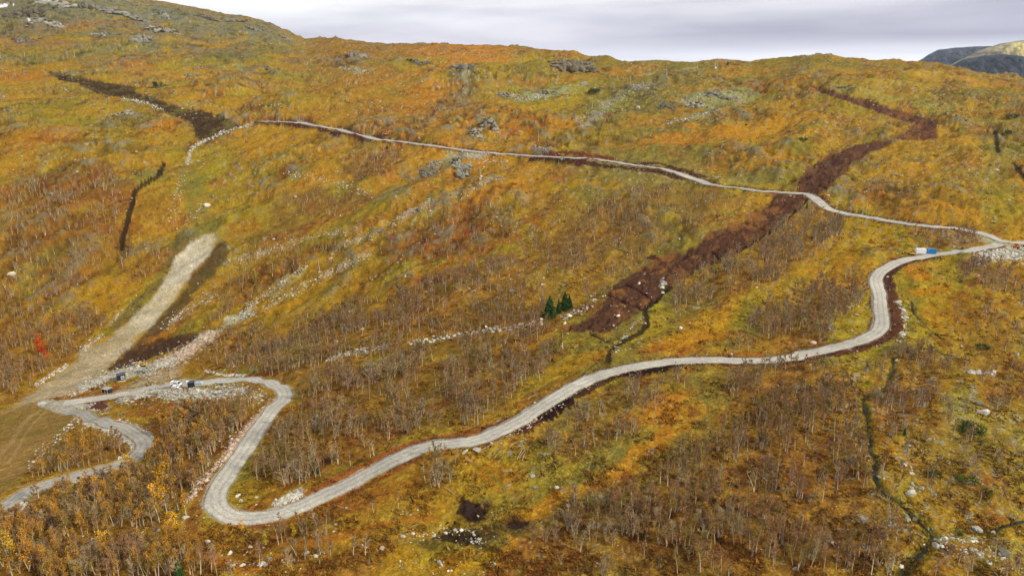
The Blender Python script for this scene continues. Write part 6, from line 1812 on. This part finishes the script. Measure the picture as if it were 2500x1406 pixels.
mast(1050, 515, 29, 'lift mast with a cross arm where the long rubble ridge ends', 'T', -.06)
mast(1173, 436, 27, 'lift mast just below the upper road scree', 'P', -.05)
mast(1315, 348, 26, 'lift mast above the upper road on a small stone mound', 'P', -.05)
mast(1446, 263, 23, 'lift mast among grey scree on the upper slope', 'P', -.04)
mast(1540, 209, 21, 'second lift mast of the scree just under the ridge', 'P', -.04)
mast(1627, 182, 17, 'lift mast beside the worn track near the ridge', 'P')
mast(1703, 168, 17, 'lift mast with small arm directly below the skyline', 'P', -.05)
r = mast(1745, 168, 18, 'upright pole of the top lift station below the skyline', 'P')
MB().box((.9, 0, .8), (1.4, 1.4, 1.7)).build('motor_housing', 'white', r)
mast(1750, 167, 16, 'tilted pole of the top lift station below the skyline', 'P', .12)
mast(2, 143, 15, 'small pale mast at the left picture edge on the moor', 'P')
mast(61, 141, 12, 'second small mast from the left edge on the moor', 'P')
mast(182, 138, 11, 'third small mast from the left edge on the moor', 'P')
# cairn on the skyline
p = raycast([1777], [160], H)[0]
its = [(k, p[0] + rng.normal(0, .5), p[1] + rng.normal(0, .5), p[2] + CAMZ + .2 + k * .45, 1.4 - .12 * k, 1.3 - .12 * k, .8, k, np.array(C(90, 84, 74))) for k in range(8)]
V, F, Cc = merge(its, {k: rock_shape(1, 70 + k) for k in range(8)})
tag(obj('cairn', make_mesh('cairn', V, F, M_CLIFF, Cc)), 'dark stone cairn on the skyline right of the top lift poles', 'cairn')

# ------------------------------------------------------------------ far mountains
def far_mountain(name, pts, Y0, depth, label, colfun, seed, base=-150):
    """pts: skyline in photo pixels; the range stands at distance Y0 and slopes towards the viewer"""
    u = np.array([q[0] for q in pts], float); v = np.array([q[1] for q in pts], float)
    dx, dyy, dz = pix_dir(u, v)
    X = dx / dyy * Y0; Z = dz / dyy * Y0
    n = 260; m = 110
    xs = np.linspace(X[0], X[-1], n); zs = np.interp(xs, X, Z)
    t = np.linspace(-.5, 1, m)
    XX, TT = np.meshgrid(xs, t)
    ZZ = np.tile(zs, (m, 1))
    prof = np.where(TT > 0, 1 - TT ** 1.25, 1 + TT * 1.2)
    YY = Y0 - TT * depth
    z = base + (ZZ - base) * np.maximum(prof, -.2)
    s = depth / 9
    amp = (ZZ - base) * .16 * np.clip(np.abs(TT) * 5, .02, 1)
    z = z + amp * (1 - 2 * np.abs(fbm(XX / s, YY / s, seed, 5, .55))) - amp * .5
    Vv = np.stack([XX, YY, z + CAMZ], -1).reshape(-1, 3)
    i = np.arange(m - 1)[:, None] * n + np.arange(n - 1)[None]
    F = np.stack([i, i + 1, i + n + 1, i + n], -1).reshape(-1, 4)
    col = colfun(Vv, XX.ravel(), TT.ravel(), s)
    tag(obj(name, make_mesh(name, Vv, F, M_CLIFF, np.clip(col, 0, .8), smooth=True)), label, kind='structure')
def dark_col(V, X, T, s):
    g = sst(-.3, .4, fbm(V[:, 0] / s * 3, V[:, 2] / s * 6, 5, 4))[:, None]
    return C(40, 50, 56) * g + C(66, 76, 80) * (1 - g)
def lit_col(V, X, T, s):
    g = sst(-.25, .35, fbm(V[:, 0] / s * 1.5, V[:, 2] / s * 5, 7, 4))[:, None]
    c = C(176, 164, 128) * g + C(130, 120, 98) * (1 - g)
    q = sst(.06, .14, T + .12 * fbm(V[:, 0] / s * 2, V[:, 1] / s * 2, 9, 3)) * (1 - sst(.5, .65, T)) * sst(210, 480, X - X.min())  # mask for a patch of sunlight painted into the flank's colour
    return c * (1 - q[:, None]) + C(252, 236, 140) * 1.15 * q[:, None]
def grey_col(V, X, T, s):
    g = sst(-.3, .3, fbm(V[:, 0] / s * 3, V[:, 2] / s * 6, 15, 4))[:, None]
    return C(56, 66, 76) * g + C(92, 98, 104) * (1 - g)
far_mountain('mountain', [(2200, 168), (2245, 150), (2268, 133), (2290, 122), (2330, 117), (2380, 114), (2460, 112), (2600, 118)], 5400, 900, 'dark blue grey mountain behind the right end of the ridge', grey_col, 71)
far_mountain('mountain', [(2290, 175), (2318, 160), (2350, 144), (2395, 122), (2440, 107), (2500, 98), (2600, 92), (2800, 86)], 4600, 840, 'mountain with bright yellow sunlight painted on its flank at the right edge', lit_col, 72)
far_mountain('mountain', [(2260, 200), (2320, 163), (2350, 146), (2400, 136), (2450, 133), (2500, 140), (2600, 150), (2800, 170)], 3600, 640, 'low dark wooded mountain in front of the one with painted sunlight', dark_col, 73)

# ------------------------------------------------------------------ air
hz = bpy.data.materials.new('haze'); hz.use_nodes = True
t = hz.node_tree; t.nodes.clear()
vol = N(t, 'ShaderNodeVolumePrincipled'); vol.inputs['Color'].default_value = (.78, .86, 1.0, 1); vol.inputs['Density'].default_value = 0.00003; vol.inputs['Anisotropy'].default_value = 0.2
o_ = N(t, 'ShaderNodeOutputMaterial'); t.links.new(vol.outputs[0], o_.inputs['Volume'])
hb = MB(); hb.V = []; x0, x1, y0, y1, z0, z1 = -9000, 9000, -300, 6600, -272, 860
hb.V = [(x, y, z) for x in (x0, x1) for y in (y0, y1) for z in (z0, z1)]
hb.F = [(0, 1, 3, 2), (4, 6, 7, 5), (0, 4, 5, 1), (2, 3, 7, 6), (0, 2, 6, 4), (1, 5, 7, 3)]
me = make_mesh('haze', hb.V, hb.F, hz)
tag(obj('haze', me), 'thin blue air between the viewer and the far mountains', kind='stuff')
